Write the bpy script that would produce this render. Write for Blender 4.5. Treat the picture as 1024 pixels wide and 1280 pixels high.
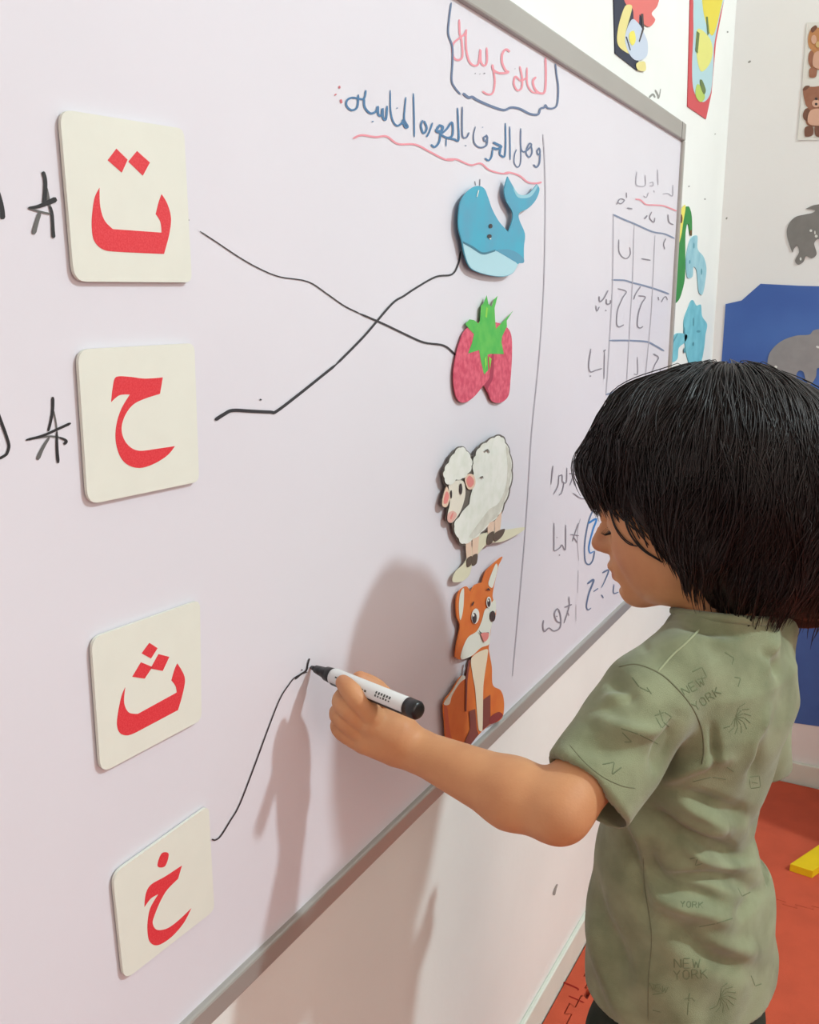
import bpy, bmesh, math, random
import numpy as np
from mathutils import Vector
from mathutils.bvhtree import BVHTree
from mathutils.geometry import tessellate_polygon

random.seed(7)
rng = np.random.default_rng(7)
for o in list(bpy.data.objects):
    bpy.data.objects.remove(o, do_unlink=True)
SC = bpy.context.scene
C = SC.collection

# ------------------------------------------------------------------ camera
F = 1182.0
PITCH = math.atan(263 / F)
YAW = math.atan(661 / math.hypot(263, F))
CD, CH = 0.45, 1.1385            # distance to the board wall, height above the floor
cam = bpy.data.cameras.new('camera')
cam.sensor_fit = 'VERTICAL'; cam.sensor_height = 36.0; cam.lens = F / 1280 * 36
cam.clip_start = 0.02
camo = bpy.data.objects.new('camera', cam); C.objects.link(camo)
camo.location = (CD, 0, CH)
camo.rotation_euler = (math.pi / 2 - PITCH, 0, YAW)
SC.camera = camo

# ------------------------------------------------------------------ light
w = bpy.data.worlds.new('world'); SC.world = w; w.use_nodes = True
w.node_tree.nodes['Background'].inputs[0].default_value = (1.0, .97, .94, 1)
w.node_tree.nodes['Background'].inputs[1].default_value = 0.3


def area(name, loc, target, size, power, color, shape='DISK', sy=None):
    l = bpy.data.lights.new(name, 'AREA'); l.shape = shape; l.size = size
    if sy: l.size_y = sy
    l.energy = power; l.color = color
    o = bpy.data.objects.new(name, l); C.objects.link(o); o.location = loc
    o.rotation_euler = (Vector(target) - Vector(loc)).to_track_quat('-Z', 'Y').to_euler()
    return o


area('ceiling_lamp_light', (2.55, 1.45, 3.07), (0.1, 0.8, 0.8), 0.19, 63, (0.76, 0.96, 1.0))
area('room_fill_light', (3.1, -0.9, 1.7), (0.1, 1.0, 0.7), 1.9, 34, (1.0, 0.88, 0.78), 'SQUARE')  # soft warm fill added in place of light bounced around the room
SC.view_settings.view_transform = 'Standard'
SC.view_settings.look = 'None'
SC.view_settings.gamma = 1.0
SC.view_settings.use_curve_mapping = False
SC.view_settings.exposure = 0.0

# ------------------------------------------------------------------ geometry of the place


def ray(u, v):
    r = u - 512; up = 640 - v
    h = F * math.cos(PITCH) + up * math.sin(PITCH); z = -F * math.sin(PITCH) + up * math.cos(PITCH)
    return (math.cos(YAW) * r - math.sin(YAW) * h, math.sin(YAW) * r + math.cos(YAW) * h, z)


def on_wall(u, v, x=0.0):
    a = ray(u, v); t = (x - CD) / a[0]
    return Vector((x, a[1] * t, CH + a[2] * t))


BY = 2.3                          # the far wall


def on_back(u, v, off=0.0):
    a = ray(u, v); t = (BY - off) / a[1]
    return Vector((CD + a[0] * t, BY - off, CH + a[2] * t))


def on_floor(u, v, z=0.0):
    a = ray(u, v); t = (z - CH) / a[2]
    return Vector((CD + a[0] * t, a[1] * t, z))


def W(u, v, dep):
    a = ray(u, v); t = dep / F
    return np.array((CD + a[0] * t, a[1] * t, CH + a[2] * t))


def lin(c):
    return tuple(((x / 255) / 12.92 if x / 255 <= 0.04045 else ((x / 255 + 0.055) / 1.055) ** 2.4) for x in c)


MATS = {}


def mat(name, rgb, rough=0.6, spec=0.5, noise=0.0, nscale=30, bump=0.0, bscale=200, metal=0.0, rgb2=None, sss=0.0, sheen=0.0, detail=4):
    if name in MATS: return MATS[name]
    m = bpy.data.materials.new(name); m.use_nodes = True
    nt = m.node_tree; b = nt.nodes['Principled BSDF']
    c = lin(rgb) + (1,)
    b.inputs['Base Color'].default_value = c
    b.inputs['Roughness'].default_value = rough
    b.inputs['Specular IOR Level'].default_value = spec
    b.inputs['Metallic'].default_value = metal
    if sss:
        b.inputs['Subsurface Weight'].default_value = sss
        b.inputs['Subsurface Radius'].default_value = (1.0, 0.4, 0.2)
        b.inputs['Subsurface Scale'].default_value = 0.006
    if sheen:
        b.inputs['Sheen Weight'].default_value = sheen
    tc = nt.nodes.new('ShaderNodeTexCoord')
    if noise or rgb2:
        n = nt.nodes.new('ShaderNodeTexNoise'); n.inputs['Scale'].default_value = nscale; n.inputs['Detail'].default_value = detail
        nt.links.new(tc.outputs['Object'], n.inputs['Vector'])
        mx = nt.nodes.new('ShaderNodeMix'); mx.data_type = 'RGBA'
        c2 = lin(rgb2) + (1,) if rgb2 else tuple(x * (1 - noise) for x in c[:3]) + (1,)
        mx.inputs[6].default_value = c; mx.inputs[7].default_value = c2
        rp = nt.nodes.new('ShaderNodeValToRGB'); rp.color_ramp.elements[0].position = .38; rp.color_ramp.elements[1].position = .66
        nt.links.new(n.outputs['Fac'], rp.inputs[0]); nt.links.new(rp.outputs[0], mx.inputs[0])
        nt.links.new(mx.outputs[2], b.inputs['Base Color'])
    if bump:
        n = nt.nodes.new('ShaderNodeTexNoise'); n.inputs['Scale'].default_value = bscale; n.inputs['Detail'].default_value = 3
        nt.links.new(tc.outputs['Object'], n.inputs['Vector'])
        bp = nt.nodes.new('ShaderNodeBump'); bp.inputs['Strength'].default_value = bump; bp.inputs['Distance'].default_value = 0.002
        nt.links.new(n.outputs['Fac'], bp.inputs['Height']); nt.links.new(bp.outputs[0], b.inputs['Normal'])
    MATS[name] = m
    return m


def link(name, me, m, parent=None):
    o = bpy.data.objects.new(name, me); C.objects.link(o)
    if m and not me.materials: me.materials.append(m)
    if parent: o.parent = parent
    return o


def tag(o, label=None, cat=None, group=None, kind=None):
    if label: o['label'] = label
    if cat: o['category'] = cat
    if group: o['group'] = group
    if kind: o['kind'] = kind
    return o


def empty(name, loc=(0, 0, 0)):
    o = bpy.data.objects.new(name, None); C.objects.link(o); o.location = loc; o.empty_display_size = .05
    return o


def par(o, root):
    """parent o to root although its vertices are in world space"""
    o.parent = root
    w_ = Vector(); q = root
    while q: w_ += q.location; q = q.parent
    o.location = -w_
    return o


def box(name, lo, hi, m, bevel=0.0, parent=None):
    bm = bmesh.new(); bmesh.ops.create_cube(bm, size=1)
    lo = Vector(lo); hi = Vector(hi); c = (lo + hi) / 2
    for v in bm.verts:
        v.co = Vector((v.co.x * (hi.x - lo.x), v.co.y * (hi.y - lo.y), v.co.z * (hi.z - lo.z))) + c
    if bevel:
        bmesh.ops.bevel(bm, geom=bm.edges[:], offset=bevel, segments=2, affect='EDGES', profile=.5)
    me = bpy.data.meshes.new(name); bm.to_mesh(me); bm.free()
    return link(name, me, m, parent)


def mesh_np(name, V, Q, m=None, smooth=True):
    """V (n,3), Q (k,3 or 4)"""
    me = bpy.data.meshes.new(name)
    V = np.ascontiguousarray(V, dtype=np.float32); Q = np.ascontiguousarray(Q, dtype=np.int32)
    n = Q.shape[1]
    me.vertices.add(len(V)); me.vertices.foreach_set('co', V.ravel())
    me.loops.add(Q.size); me.loops.foreach_set('vertex_index', Q.ravel())
    me.polygons.add(len(Q))
    me.polygons.foreach_set('loop_start', np.arange(0, Q.size, n, dtype=np.int32))
    me.polygons.foreach_set('use_smooth', np.full(len(Q), smooth, dtype=bool))
    me.update(calc_edges=True); me.validate()
    if m: me.materials.append(m)
    return me


def catmull(P, n=6, closed=False):
    P = [np.array(p, float) for p in P]
    if len(P) < 3 and not closed:
        a, b = P[0], P[-1]
        return [a + (b - a) * t / n for t in range(n + 1)]
    L = len(P); out = []
    rngi = range(L) if closed else range(L - 1)
    for i in rngi:
        p0 = P[(i - 1) % L] if (closed or i > 0) else P[0] * 2 - P[1]
        p1 = P[i]; p2 = P[(i + 1) % L]
        p3 = P[(i + 2) % L] if (closed or i + 2 < L) else P[-1] * 2 - P[-2]
        for k in range(n):
            t = k / n
            out.append(0.5 * ((2 * p1) + (-p0 + p2) * t + (2 * p0 - 5 * p1 + 4 * p2 - p3) * t * t + (-p0 + 3 * p1 - 3 * p2 + p3) * t ** 3))
    if not closed: out.append(P[-1])
    return out


def shape_mesh(name, pts3, normal, thick, m):
    """flat piece from its outline (list of Vector) with real thickness; the front lies on pts3, the body behind it"""
    n = Vector(normal)
    P = [Vector(p) for p in pts3]
    # signed turn about the normal: make the outline run counter-clockwise seen from the front
    ar = Vector((0, 0, 0))
    for i in range(len(P)):
        ar += P[i].cross(P[(i + 1) % len(P)])
    if ar.dot(n) < 0: P.reverse()
    L = len(P)
    tri = tessellate_polygon([P])
    V = [tuple(p) for p in P]; Fc = []
    for t in tri:
        c = (P[t[1]] - P[t[0]]).cross(P[t[2]] - P[t[0]])
        Fc.append(tuple(t) if c.dot(n) > 0 else tuple(reversed(t)))
    if thick:
        V += [tuple(p - n * thick) for p in P]
        Fc += [tuple(i + L for i in reversed(f)) for f in Fc]
        for i in range(L):
            j = (i + 1) % L
            Fc.append((j, i, i + L, j + L))
    me = bpy.data.meshes.new(name); me.from_pydata(V, [], Fc); me.update()
    me.materials.append(m)
    return me


def zo(ox, oy, s, pts):
    return [(ox + p[0] / s, oy + p[1] / s) for p in pts]


def sheet(name, px, plane, off, thick, m, root, smooth=4):
    """outline px (pixels read off the photo) laid on a wall plane"""
    P = catmull(px, smooth, True) if smooth else px
    pts = [plane(p[0], p[1], off) for p in P]
    nrm = (1, 0, 0) if plane is on_wall else (0, -1, 0)
    me = shape_mesh(name, pts, nrm, thick, m)
    o = link(name, me, m)
    if root: par(o, root)
    return o


def ellipse(cx, cy, rx, ry, n=14, rot=0):
    c, s = math.cos(rot), math.sin(rot)
    return [(cx + rx * math.cos(a) * c - ry * math.sin(a) * s, cy + rx * math.cos(a) * s + ry * math.sin(a) * c) for a in [2 * math.pi * i / n for i in range(n)]]


def ink_mesh(name, strokes, plane, off, m):
    """strokes: list of (points, width or (w0, w1)); ribbons of ink lying on the plane"""
    V = []; Q = []
    for pts, wd in strokes:
        if len(pts) == 1:
            pts = [pts[0], (pts[0][0] + .8, pts[0][1] + .5)]
        P = catmull(pts, 5)
        n = len(P)
        w0, w1 = wd if isinstance(wd, tuple) else (wd, wd)
        base = len(V)
        for i in range(n):
            a = P[max(i - 1, 0)]; b = P[min(i + 1, n - 1)]
            d = b - a; L = math.hypot(*d) or 1; nx, ny = -d[1] / L, d[0] / L
            ww = (w0 + (w1 - w0) * i / (n - 1)) / 2
            e = 0.55 if i in (0, n - 1) else 1.0
            for s in (1, -1):
                V.append(plane(P[i][0] + nx * ww * s * e, P[i][1] + ny * ww * s * e, off + base * 4e-7 + i * 8e-7))
        for i in range(n - 1):
            k = base + 2 * i
            Q.append((k, k + 1, k + 3, k + 2))
    me = bpy.data.meshes.new(name); me.from_pydata([tuple(v) for v in V], [], Q); me.update()
    me.materials.append(m)
    return me


def ink(name, strokes, m, root, plane=on_wall, off=0.0134, label=None):
    o = link(name, ink_mesh(name, strokes, plane, off, m), m)
    par(o, root)
    if name in ('handwritten_letters', 'handwritten_dots') or (label and 'captions' in label): o['kind'] = 'stuff'
    if label: o['label'] = label
    return o


# ------------------------------------------------------------------ room
M_wallL = mat('plaster_left', (240, 239, 234), .75, .25, noise=.06, nscale=3, bump=.15, bscale=60)
M_wallB = mat('plaster_back', (240, 238, 236), .8, .2, noise=.05, nscale=2, bump=.15, bscale=60)
M_trim = mat('trim_paint', (226, 230, 218), .5, .4, noise=.08, nscale=8)
M_ceil = mat('ceiling_paint', (240, 236, 230), .8)
M_floor = mat('floor_screed', (150, 70, 55), .8)

FLOOR = tag(box('floor', (-.1, -2.6, -.1), (3.6, 2.4, -.012), M_floor), kind='structure')
tag(box('wall_left', (-.1, -2.6, -.012), (0, 2.4, 3.2), M_wallL), kind='structure')
tag(box('wall_back', (0, 2.3, -.012), (3.5, 2.4, 3.2), M_wallB), kind='structure')
tag(box('wall_right', (3.5, -2.6, -.012), (3.6, 2.4, 3.2), M_wallB), kind='structure')
tag(box('wall_front', (0, -2.6, -.012), (3.5, -2.5, 3.2), M_wallB), kind='structure')
tag(box('ceiling', (-.1, -2.6, 3.2), (3.6, 2.4, 3.3), M_ceil), kind='structure')
tag(box('baseboard_left', (0, -2.5, -.012), (.008, 2.3, .055), M_trim, .002), kind='structure')
tag(box('baseboard_back', (.008, 2.288, -.012), (3.5, 2.3, .05), M_trim, .002), kind='structure')

# ------------------------------------------------------------------ foam mats
M_foam = mat('red_foam', (205, 88, 60), .75, .25, noise=.10, nscale=18, bump=.5, bscale=900)
M_foamy = mat('yellow_foam', (238, 200, 20), .6, .3, noise=.06, nscale=20, bump=.4, bscale=900)
M_cut = mat('foam_cut', (150, 35, 25), .8, .2)


def edge_pts(a, b, sign, n=6, amp=.011, flat=False, neg=1.0):
    """jigsaw edge from a to b; sign flips knobs; returns 2D points without b"""
    a = np.array(a, float); b = np.array(b, float); d = (b - a) / n; nn = np.array((-d[1], d[0])); nn /= np.linalg.norm(nn)
    out = [a]
    if flat: return out
    for i in range(n):
        c0 = a + d * i; s = sign * (1 if i % 2 == 0 else -1)
        for t, h in ((.0, 0), (.34, 0), (.22, 1), (.78, 1), (.66, 0)):
            if t == 0: continue
            out.append(c0 + d * t + nn * amp * h * (s if s > 0 else s * neg))
    return out


def foam_tile(x0, y0, x1, y1, m, label, flat=(0, 0, 0, 0), z0=-.012, th=.012):
    g = .0006
    c = [(x0 + g, y0 + g), (x1 - g, y0 + g), (x1 - g, y1 - g), (x0 + g, y1 - g)]
    sg = (1, 1, 1, 1)
    P = []
    for i in range(4):
        ln = x1 - x0 if i % 2 == 0 else y1 - y0
        P += edge_pts(c[i], c[(i + 1) % 4], sg[i], max(2, 2 * round(ln / .1)), flat=flat[i])
    me = shape_mesh('foam_tile', [Vector((p[0], p[1], z0 + th)) for p in P], (0, 0, 1), th, m)
    return link('foam_tile', me, m, FLOOR)


foam_tile(.045, -.02, .645, .58, M_foam, 'red foam mat tile behind the child under the camera', (0, 0, 0, 0))
foam_tile(.045, .58, .645, 1.18, M_foam, 'red foam mat tile the child stands on')
t2 = foam_tile(.045, 1.18, .645, 1.78, M_foam, 'red foam mat tile with notched edge and cut marks beside the left wall')
t3 = foam_tile(.045, 1.78, .645, 2.28, M_foam, 'red foam mat tile lying against the back wall', (0, 0, 1, 0))
foam_tile(.645, .58, 1.245, 1.18, M_foam, 'red foam mat tile to the right of the standing child')
foam_tile(.645, 1.18, 1.245, 1.78, M_foam, 'red foam mat tile at the far right, in front of the added cabinet')
foam_tile(.645, 1.78, 1.245, 2.28, M_foam, 'red foam mat tile under the added cabinet', (0, 0, 1, 0))
ink('cut_mark', [(zo(650, 1080, 6.4, [(305, 930), (370, 955), (430, 980), (468, 1000), (462, 1010)]), (2.2, 1.6)),
                 (zo(650, 1080, 6.4, [(390, 1055), (450, 1080), (515, 1110)]), 1.6)], M_cut, FLOOR, on_floor, .0004)
for k, (ya, yb) in enumerate(((-.02, .58), (.58, 1.18), (1.18, 1.78), (1.78, 2.28))):
    e = edge_pts((.0435, ya + .001), (.0435, yb - .001), 1, 2 * round((yb - ya) / .1), neg=.35)
    P = [(.0105, yb - .001), (.0105, ya + .001)] + [tuple(p) for p in e] + [(.0435, yb - .001)]
    link('foam_border_strip', shape_mesh('foam_border_strip', [Vector((p[0], p[1], 0)) for p in P], (0, 0, 1), .012, M_foam), M_foam, FLOOR)
# yellow foam slab at the right edge of the frame
A_ = on_floor(988, 1080, .016); B_ = on_floor(1016, 1089, .016); E_ = (on_floor(1024, 1056, .016) - A_) * 2.2
yp = [A_, B_, B_ + E_, A_ + E_]
y = link('foam_slab', shape_mesh('foam_slab', yp, (0, 0, 1), .0155, M_foamy), M_foamy)
tag(y, 'thin bright yellow foam slab lying on the red mat', 'foam block')

# ------------------------------------------------------------------ unseen cabinet, added off frame to shade the floor and back wall
M_caster = mat('caster_laminate', (225, 215, 200), .5)
cb = empty('shadow_caster_cabinet', (.9, 2.12, 0))
tag(cb, 'unseen low cream cabinet added off frame to cast a shadow on the floor and blue sheet', 'cabinet')
par(box('body', (.56, 1.99, .03), (1.2, 2.27, .78), M_caster, .004), cb)
for k in range(2):
    d = par(box('door', (.57 + k * .315, 1.974, .04), (.88 + k * .315, 1.9895, .77), M_caster, .003), cb)
    h = box('handle', (.845 + k * .06, 1.955, .36), (.855 + k * .06, 1.974, .46), mat('steel', (170, 170, 175), .3, .5, metal=1), .002)
    h.parent = d
for x in (.59, 1.17):
    for yy in (2.02, 2.24):
        par(box('foot', (x - .015, yy - .015, .0), (x + .015, yy + .015, .031), mat('steel', (170, 170, 175), .3)), cb)

# ------------------------------------------------------------------ whiteboard
BX = 0.013                       # board surface in front of the wall
M_board = mat('whiteboard_enamel', (226, 221, 228), .38, .35, noise=.02, nscale=4)
M_alu = mat('aluminium_frame', (178, 174, 168), .38, .5, noise=.05, nscale=6, metal=.35)
WB = empty('whiteboard', (0, .7, .59))
tag(WB, 'long wall-mounted whiteboard with grey aluminium frame, covered in Arabic marker writing', 'whiteboard')
y0 = -.45
y1 = on_wall(850, 200, BX).y
z0 = on_wall(620, 903, BX).z
z1 = on_wall(740, 106, BX).z
yo1 = on_wall(858, 165, .019).y; zo0 = on_wall(700, 848, .019).z; zo1 = on_wall(740, 71, .019).z
print('board', y1, yo1, z0, zo0, z1, zo1)
par(box('writing_panel', (.001, y0, z0), (BX, y1, z1), M_board), WB)
FW = .034


def rail(a, b, c, d):
    par(box('frame_rail', (.001, a, b), (.019, c, d), M_alu, .0022), WB)


# map of the ink plane: everything is read at the surface of the board
_ow = on_wall


def on_board(u, v, off=0.0):
    return _ow(u, v, BX + off)


rail(y0 - FW, zo0, yo1, z0); rail(y0 - FW, z1, yo1, zo1)
rail(y1, z0, yo1, z1); rail(y0 - FW, z0, y0, z1)
M_joint = mat('rail_joint', (110, 108, 105), .6)
par(box('corner_joint', (.0188, 1.80, z1 + .001), (.0194, 1.802, zo1 - .001), M_joint), WB)

INK = dict(black=mat('ink_black', (38, 36, 38), .5), line=mat('ink_line', (52, 50, 54), .5), grey=mat('ink_faded_black', (140, 134, 144), .6),
           pale=mat('ink_pale_grey', (184, 178, 188), .6), blue=mat('ink_blue', (72, 118, 160), .5), bgrey=mat('ink_blue_grey', (98, 116, 148), .5),
           gridblue=mat('ink_grid_blue', (128, 140, 166), .5), pink=mat('ink_pink', (232, 148, 160), .5), rose=mat('ink_rose', (205, 110, 118), .5), stargrey=mat('ink_dry_black', (100, 98, 96), .6),
           bright=mat('ink_bright_blue', (60, 130, 200), .5))


def bink(name, strokes, col, label=None):
    if col in ('grey', 'pale'):
        strokes = [(p, tuple(q * .85 for q in wd) if isinstance(wd, tuple) else wd * .85) for p, wd in strokes]
    return ink(name, strokes, INK[col], WB, on_board, .0004 + .00004 * (len(WB.children) % 7), label)


Z1 = lambda P: zo(550, 0, 6.4, P)
Z2 = lambda P: zo(410, 90, 6.4, P)
Z3 = lambda P: zo(550, 120, 6.827, P)
Z4 = lambda P: zo(730, 190, 7.314, P)
Z5 = lambda P: zo(730, 330, 7.314, P)
Z6 = lambda P: zo(665, 560, 8.533, P)
Z7 = lambda P: zo(660, 540, 4.57, P)
Z8 = lambda P: zo(0, 190, 10.24, P)
Z9 = lambda P: zo(0, 480, 9.31, P)

bink('drawn_box', [(Z1([(92, 20), (75, 150), (68, 270), (100, 370), (102, 500), (95, 640), (120, 700), (165, 755)]), 2.2),
                   (Z1([(185, 745), (230, 780), (260, 775), (300, 800), (400, 845), (510, 880), (570, 860), (640, 870), (720, 910), (785, 915), (805, 870), (835, 860), (845, 840), (865, 865), (910, 865), (940, 830), (948, 700), (935, 600), (925, 510)]), (3.4, 2))], 'bgrey',
     'blue marker outline around the title words')
bink('handwritten_word', [(Z1([(215, 235), (190, 280), (110, 345), (102, 420), (115, 465), (150, 480), (180, 450), (175, 330), (160, 270), (155, 155)]), 2.6),
                          (Z1([(210, 240), (208, 300), (212, 400), (235, 490), (275, 525), (310, 505), (325, 395), (328, 490), (355, 525), (377, 490), (375, 380)]), 2.6),
                          (Z1([(560, 415), (530, 395), (500, 430), (498, 500), (525, 560), (548, 578), (480, 585), (430, 560), (420, 515)]), 2.8),
                          (Z1([(428, 555), (440, 650), (425, 740), (385, 755), (340, 730)]), 2.4)], 'pink', 'pink Arabic word in the title box')
bink('handwritten_word', [(Z1([(845, 460), (848, 600), (840, 730), (800, 745), (760, 710), (745, 650), (770, 615)]), 2.8),
                          (Z1([(800, 745), (740, 735), (700, 670), (697, 540)]), 2.2),
                          (Z1([(697, 620), (650, 645), (605, 612), (592, 670), (620, 722), (655, 700), (658, 620), (640, 530)]), 2.4)], 'pink', 'second pink Arabic word in the title box')
bink('handwritten_dots', [(Z1([(280, 585), (286, 590)]), 2), (Z1([(318, 590), (323, 592)]), 1.6), (Z1([(355, 582), (358, 592)]), 2.6), (Z1([(600, 548), (603, 552)]), 1.3)], 'grey')
bink('handwritten_word', [(Z2([(305, 145), (285, 215), (200, 205), (155, 225), (150, 270), (190, 305), (235, 280), (245, 180)]), 2.6),
                          (Z2([(290, 210), (295, 280), (340, 330), (385, 315), (400, 275), (405, 340), (430, 345), (438, 290), (442, 365), (465, 375), (475, 270)]), 2.8),
                          (Z2([(358, 392), (360, 400)]), 2.6), (Z2([(500, 145), (502, 300), (520, 390), (555, 430), (595, 405), (602, 380)]), (1.6, 3)),
                          (Z2([(553, 285), (556, 292)]), 2), (Z2([(625, 200), (615, 300), (612, 380), (640, 435), (622, 442), (602, 402)]), (1.8, 3))], 'blue', 'blue Arabic word at the left end of the heading')
bink('handwritten_word', [(Z2([(685, 170), (690, 350), (692, 520)]), 2), (Z2([(760, 385), (745, 430), (765, 490), (792, 450), (770, 390)]), 2.6), (Z2([(838, 405), (812, 480), (790, 520)]), 2.2),
                          (Z2([(890, 430), (868, 470), (900, 480), (920, 440), (885, 425)]), 3.2), (Z2([(905, 475), (890, 560), (855, 600), (825, 580)]), 2.6),
                          (Z3([(-10, 290), (10, 320), (60, 280), (100, 225), (112, 270), (105, 340), (60, 355), (10, 330)]), 2.6), (Z3([(60, 357), (120, 368), (160, 375), (157, 220), (152, 100)]), (3, 1.8)),
                          (Z3([(55, 360), (54, 430)]), 1.4)], 'blue', 'blue Arabic word in the middle of the heading')
bink('handwritten_word', [(Z3([(192, 92), (190, 240), (195, 345), (228, 352), (250, 310)]), 2), (Z3([(220, 420), (221, 428)]), 2),
                          (Z3([(400, 340), (375, 355), (385, 385), (407, 360), (395, 330)]), 2.2), (Z3([(405, 360), (397, 420), (345, 440), (297, 405), (288, 335), (305, 260)]), (2.6, 1.2)), (Z3([(365, 264), (367, 270)]), 1.5)],
     'bgrey', 'blue Arabic word ending in a dotted curve')
bink('handwritten_word', [(Z3([(560, 230), (562, 400), (552, 515), (510, 500)]), (1.8, 2.4)), (Z3([(455, 395), (490, 412), (525, 432), (490, 452), (445, 440)]), 3), (Z3([(520, 435), (510, 500)]), 2.6),
                          (Z3([(452, 455), (440, 520), (415, 550), (385, 530)]), 2.2), (Z3([(597, 260), (600, 400), (601, 545)]), 1.5)], 'blue', 'blue Arabic word second from the right')
bink('handwritten_word', [(Z3([(690, 275), (690, 420), (705, 472), (740, 468), (782, 420), (762, 408), (735, 480), (762, 522), (787, 480), (778, 420)]), 2), (Z3([(690, 420), (690, 560), (665, 608), (635, 570), (638, 500), (655, 455)]), (1.6, 1.4)),
                          (Z3([(850, 440), (830, 470), (840, 502), (856, 480), (850, 445)]), 2), (Z3([(856, 480), (850, 570), (825, 607), (798, 585)]), 2.2)], 'bgrey', 'blue-grey Arabic words at the right end of the heading')
bink('handwritten_dots', [(Z2([(92, 110), (94, 132)]), 2.4), (Z2([(58, 176), (64, 186)]), 3), (Z2([(103, 218), (110, 250)]), 2.8)], 'rose', 'three red dots closing the heading')
bink('underline', [(Z2([(200, 532), (270, 505), (380, 520), (470, 515), (560, 575), (700, 580), (820, 640), (940, 700), (1010, 702)]) + Z3([(60, 540), (140, 540), (200, 565), (270, 590), (350, 575), (420, 630), (520, 660), (590, 660)]), (2.6, 2)),
                   (Z3([(540, 664), (590, 652), (680, 680), (750, 735), (820, 745), (870, 735)]), (2, 2.4))], 'pink', 'wavy pink underline below the heading')
bink('drawn_line', [([(679, 168), (681, 200), (682, 260), (680, 360), (674, 450), (665, 540), (660, 620), (655, 690), (647, 780), (641, 845)], (1.7, 1.3))], 'pale', 'thin grey vertical dividing line')
# faint heading and grid at the far end
bink('handwritten_word', [(Z4([(485, 180), (478, 290), (520, 315), (562, 300), (562, 210)]), 1.6), (Z4([(600, 310), (632, 308), (630, 275), (600, 285)]), 1.4), (Z4([(592, 370), (572, 415), (545, 400)]), 1.4),
                          (Z4([(675, 160), (680, 300)]), 1.4), (Z4([(720, 385), (770, 380), (812, 400), (815, 300)]), 1.5), (Z4([(640, 350), (645, 370)]), 1.4)], 'pale', 'faded grey heading above the grid')
bink('underline', [(Z4([(470, 430), (520, 440), (570, 480), (650, 485), (720, 490), (780, 510), (850, 540)]), 1.8)], 'pink', 'short pink underline above the grid')
bink('handwritten_word', [(Z4([(390, 370), (392, 420)]), 1.2), (Z4([(300, 480), (330, 430), (372, 440), (340, 472), (310, 460)]), 1.5), (Z4([(395, 512), (445, 520)]), 2), (Z4([(555, 612), (580, 580)]), 2.2),
                          (Z4([(622, 545), (602, 600), (640, 642), (650, 600)]), 1.4), (Z4([(770, 570), (780, 640), (820, 665)]), 1.6)], 'grey', 'small faint column captions of the grid')
bink('drawn_grid', [(Z4([(265, 570), (350, 610), (460, 655), (580, 710), (650, 735), (740, 750), (830, 790)]), (2.2, 2)),
                    (Z5([(255, 145), (370, 150), (440, 170), (520, 190), (610, 215), (700, 245), (780, 275)]), 2.2),
                    (Z5([(230, 700), (400, 700), (570, 710), (640, 740), (735, 795)]), 2.2), (Z5([(200, 1195), (300, 1165), (380, 1155), (520, 1165), (640, 1200)]), 2)], 'gridblue', 'blue horizontal rules of the grid')
bink('drawn_grid', [([(767, 268), (766, 355), (762, 430), (758, 492)], 1.5), ([(793, 281), (791, 350), (788, 400), (783, 490)], 1.1), ([(819, 294), (815, 380), (811, 430), (805, 492)], 1.1)], 'pale', 'thin vertical rules of the grid')
bink('handwritten_letters', [(Z4([(320, 800), (325, 920), (382, 975), (425, 935), (420, 870)]), 1.5), (Z4([(525, 975), (610, 990)]), 2), (Z4([(750, 790), (730, 840), (740, 890)]), 1.6),
                             (Z5([(310, 225), (387, 252), (355, 310), (310, 420), (300, 540), (322, 575), (367, 555)]), 1.7), (Z5([(520, 205), (475, 270), (455, 325)]), 1.8),
                             (Z5([(500, 290), (562, 302), (530, 360), (500, 450), (490, 560), (515, 585), (542, 570)]), 1.7), (Z5([(680, 300), (686, 332)]), 1.5), (Z5([(708, 350), (730, 310), (752, 300), (765, 330)]), 1.5),
                             (Z5([(490, 850), (492, 1000), (457, 1005)]), 1.1), (Z5([(635, 822), (682, 855), (650, 920), (620, 1000)]), (2.4, 1)), (Z5([(702, 960), (690, 1030)]), 1.3)], 'grey', 'letters written inside the grid cells')
bink('handwritten_name', [(Z5([(222, 240), (185, 310), (147, 345), (140, 295)]), 2), (Z5([(205, 320), (210, 365), (240, 360), (245, 330)]), 2), (Z5([(110, 380), (120, 430), (142, 390)]), 1.6), (Z5([(198, 420), (206, 430)]), 1.8)], 'grey', 'grey name left of the middle grid row')
bink('handwritten_name', [(Z5([(65, 775), (45, 920), (60, 985), (110, 972), (167, 955)]), 1.8), (Z5([(58, 1020), (64, 1030)]), 2), (Z5([(190, 800), (185, 1050)]), 1.6), (Z5([(180, 800), (200, 783)]), 2)], 'grey', 'grey name left of the bottom grid row')
bink('handwritten_name', [(Z6([(225, 190), (205, 390)]), (2, 1.2)), (Z6([(290, 290), (280, 400), (232, 495)]), 1.5), (Z6([(292, 300), (322, 290), (325, 360), (342, 372), (322, 470), (290, 505)]), 1.6), (Z6([(375, 210), (370, 360), (340, 372)]), 1.4),
                          (Z6([(460, 150), (440, 300), (405, 400)]), 1.5), (Z6([(400, 270), (475, 282)]), 1.6), (Z6([(440, 300), (460, 400)]), 1.3), (Z6([(440, 480), (520, 535), (600, 545)]), 1.4)], 'grey', 'topmost grey name with star beside the bangs')
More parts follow.
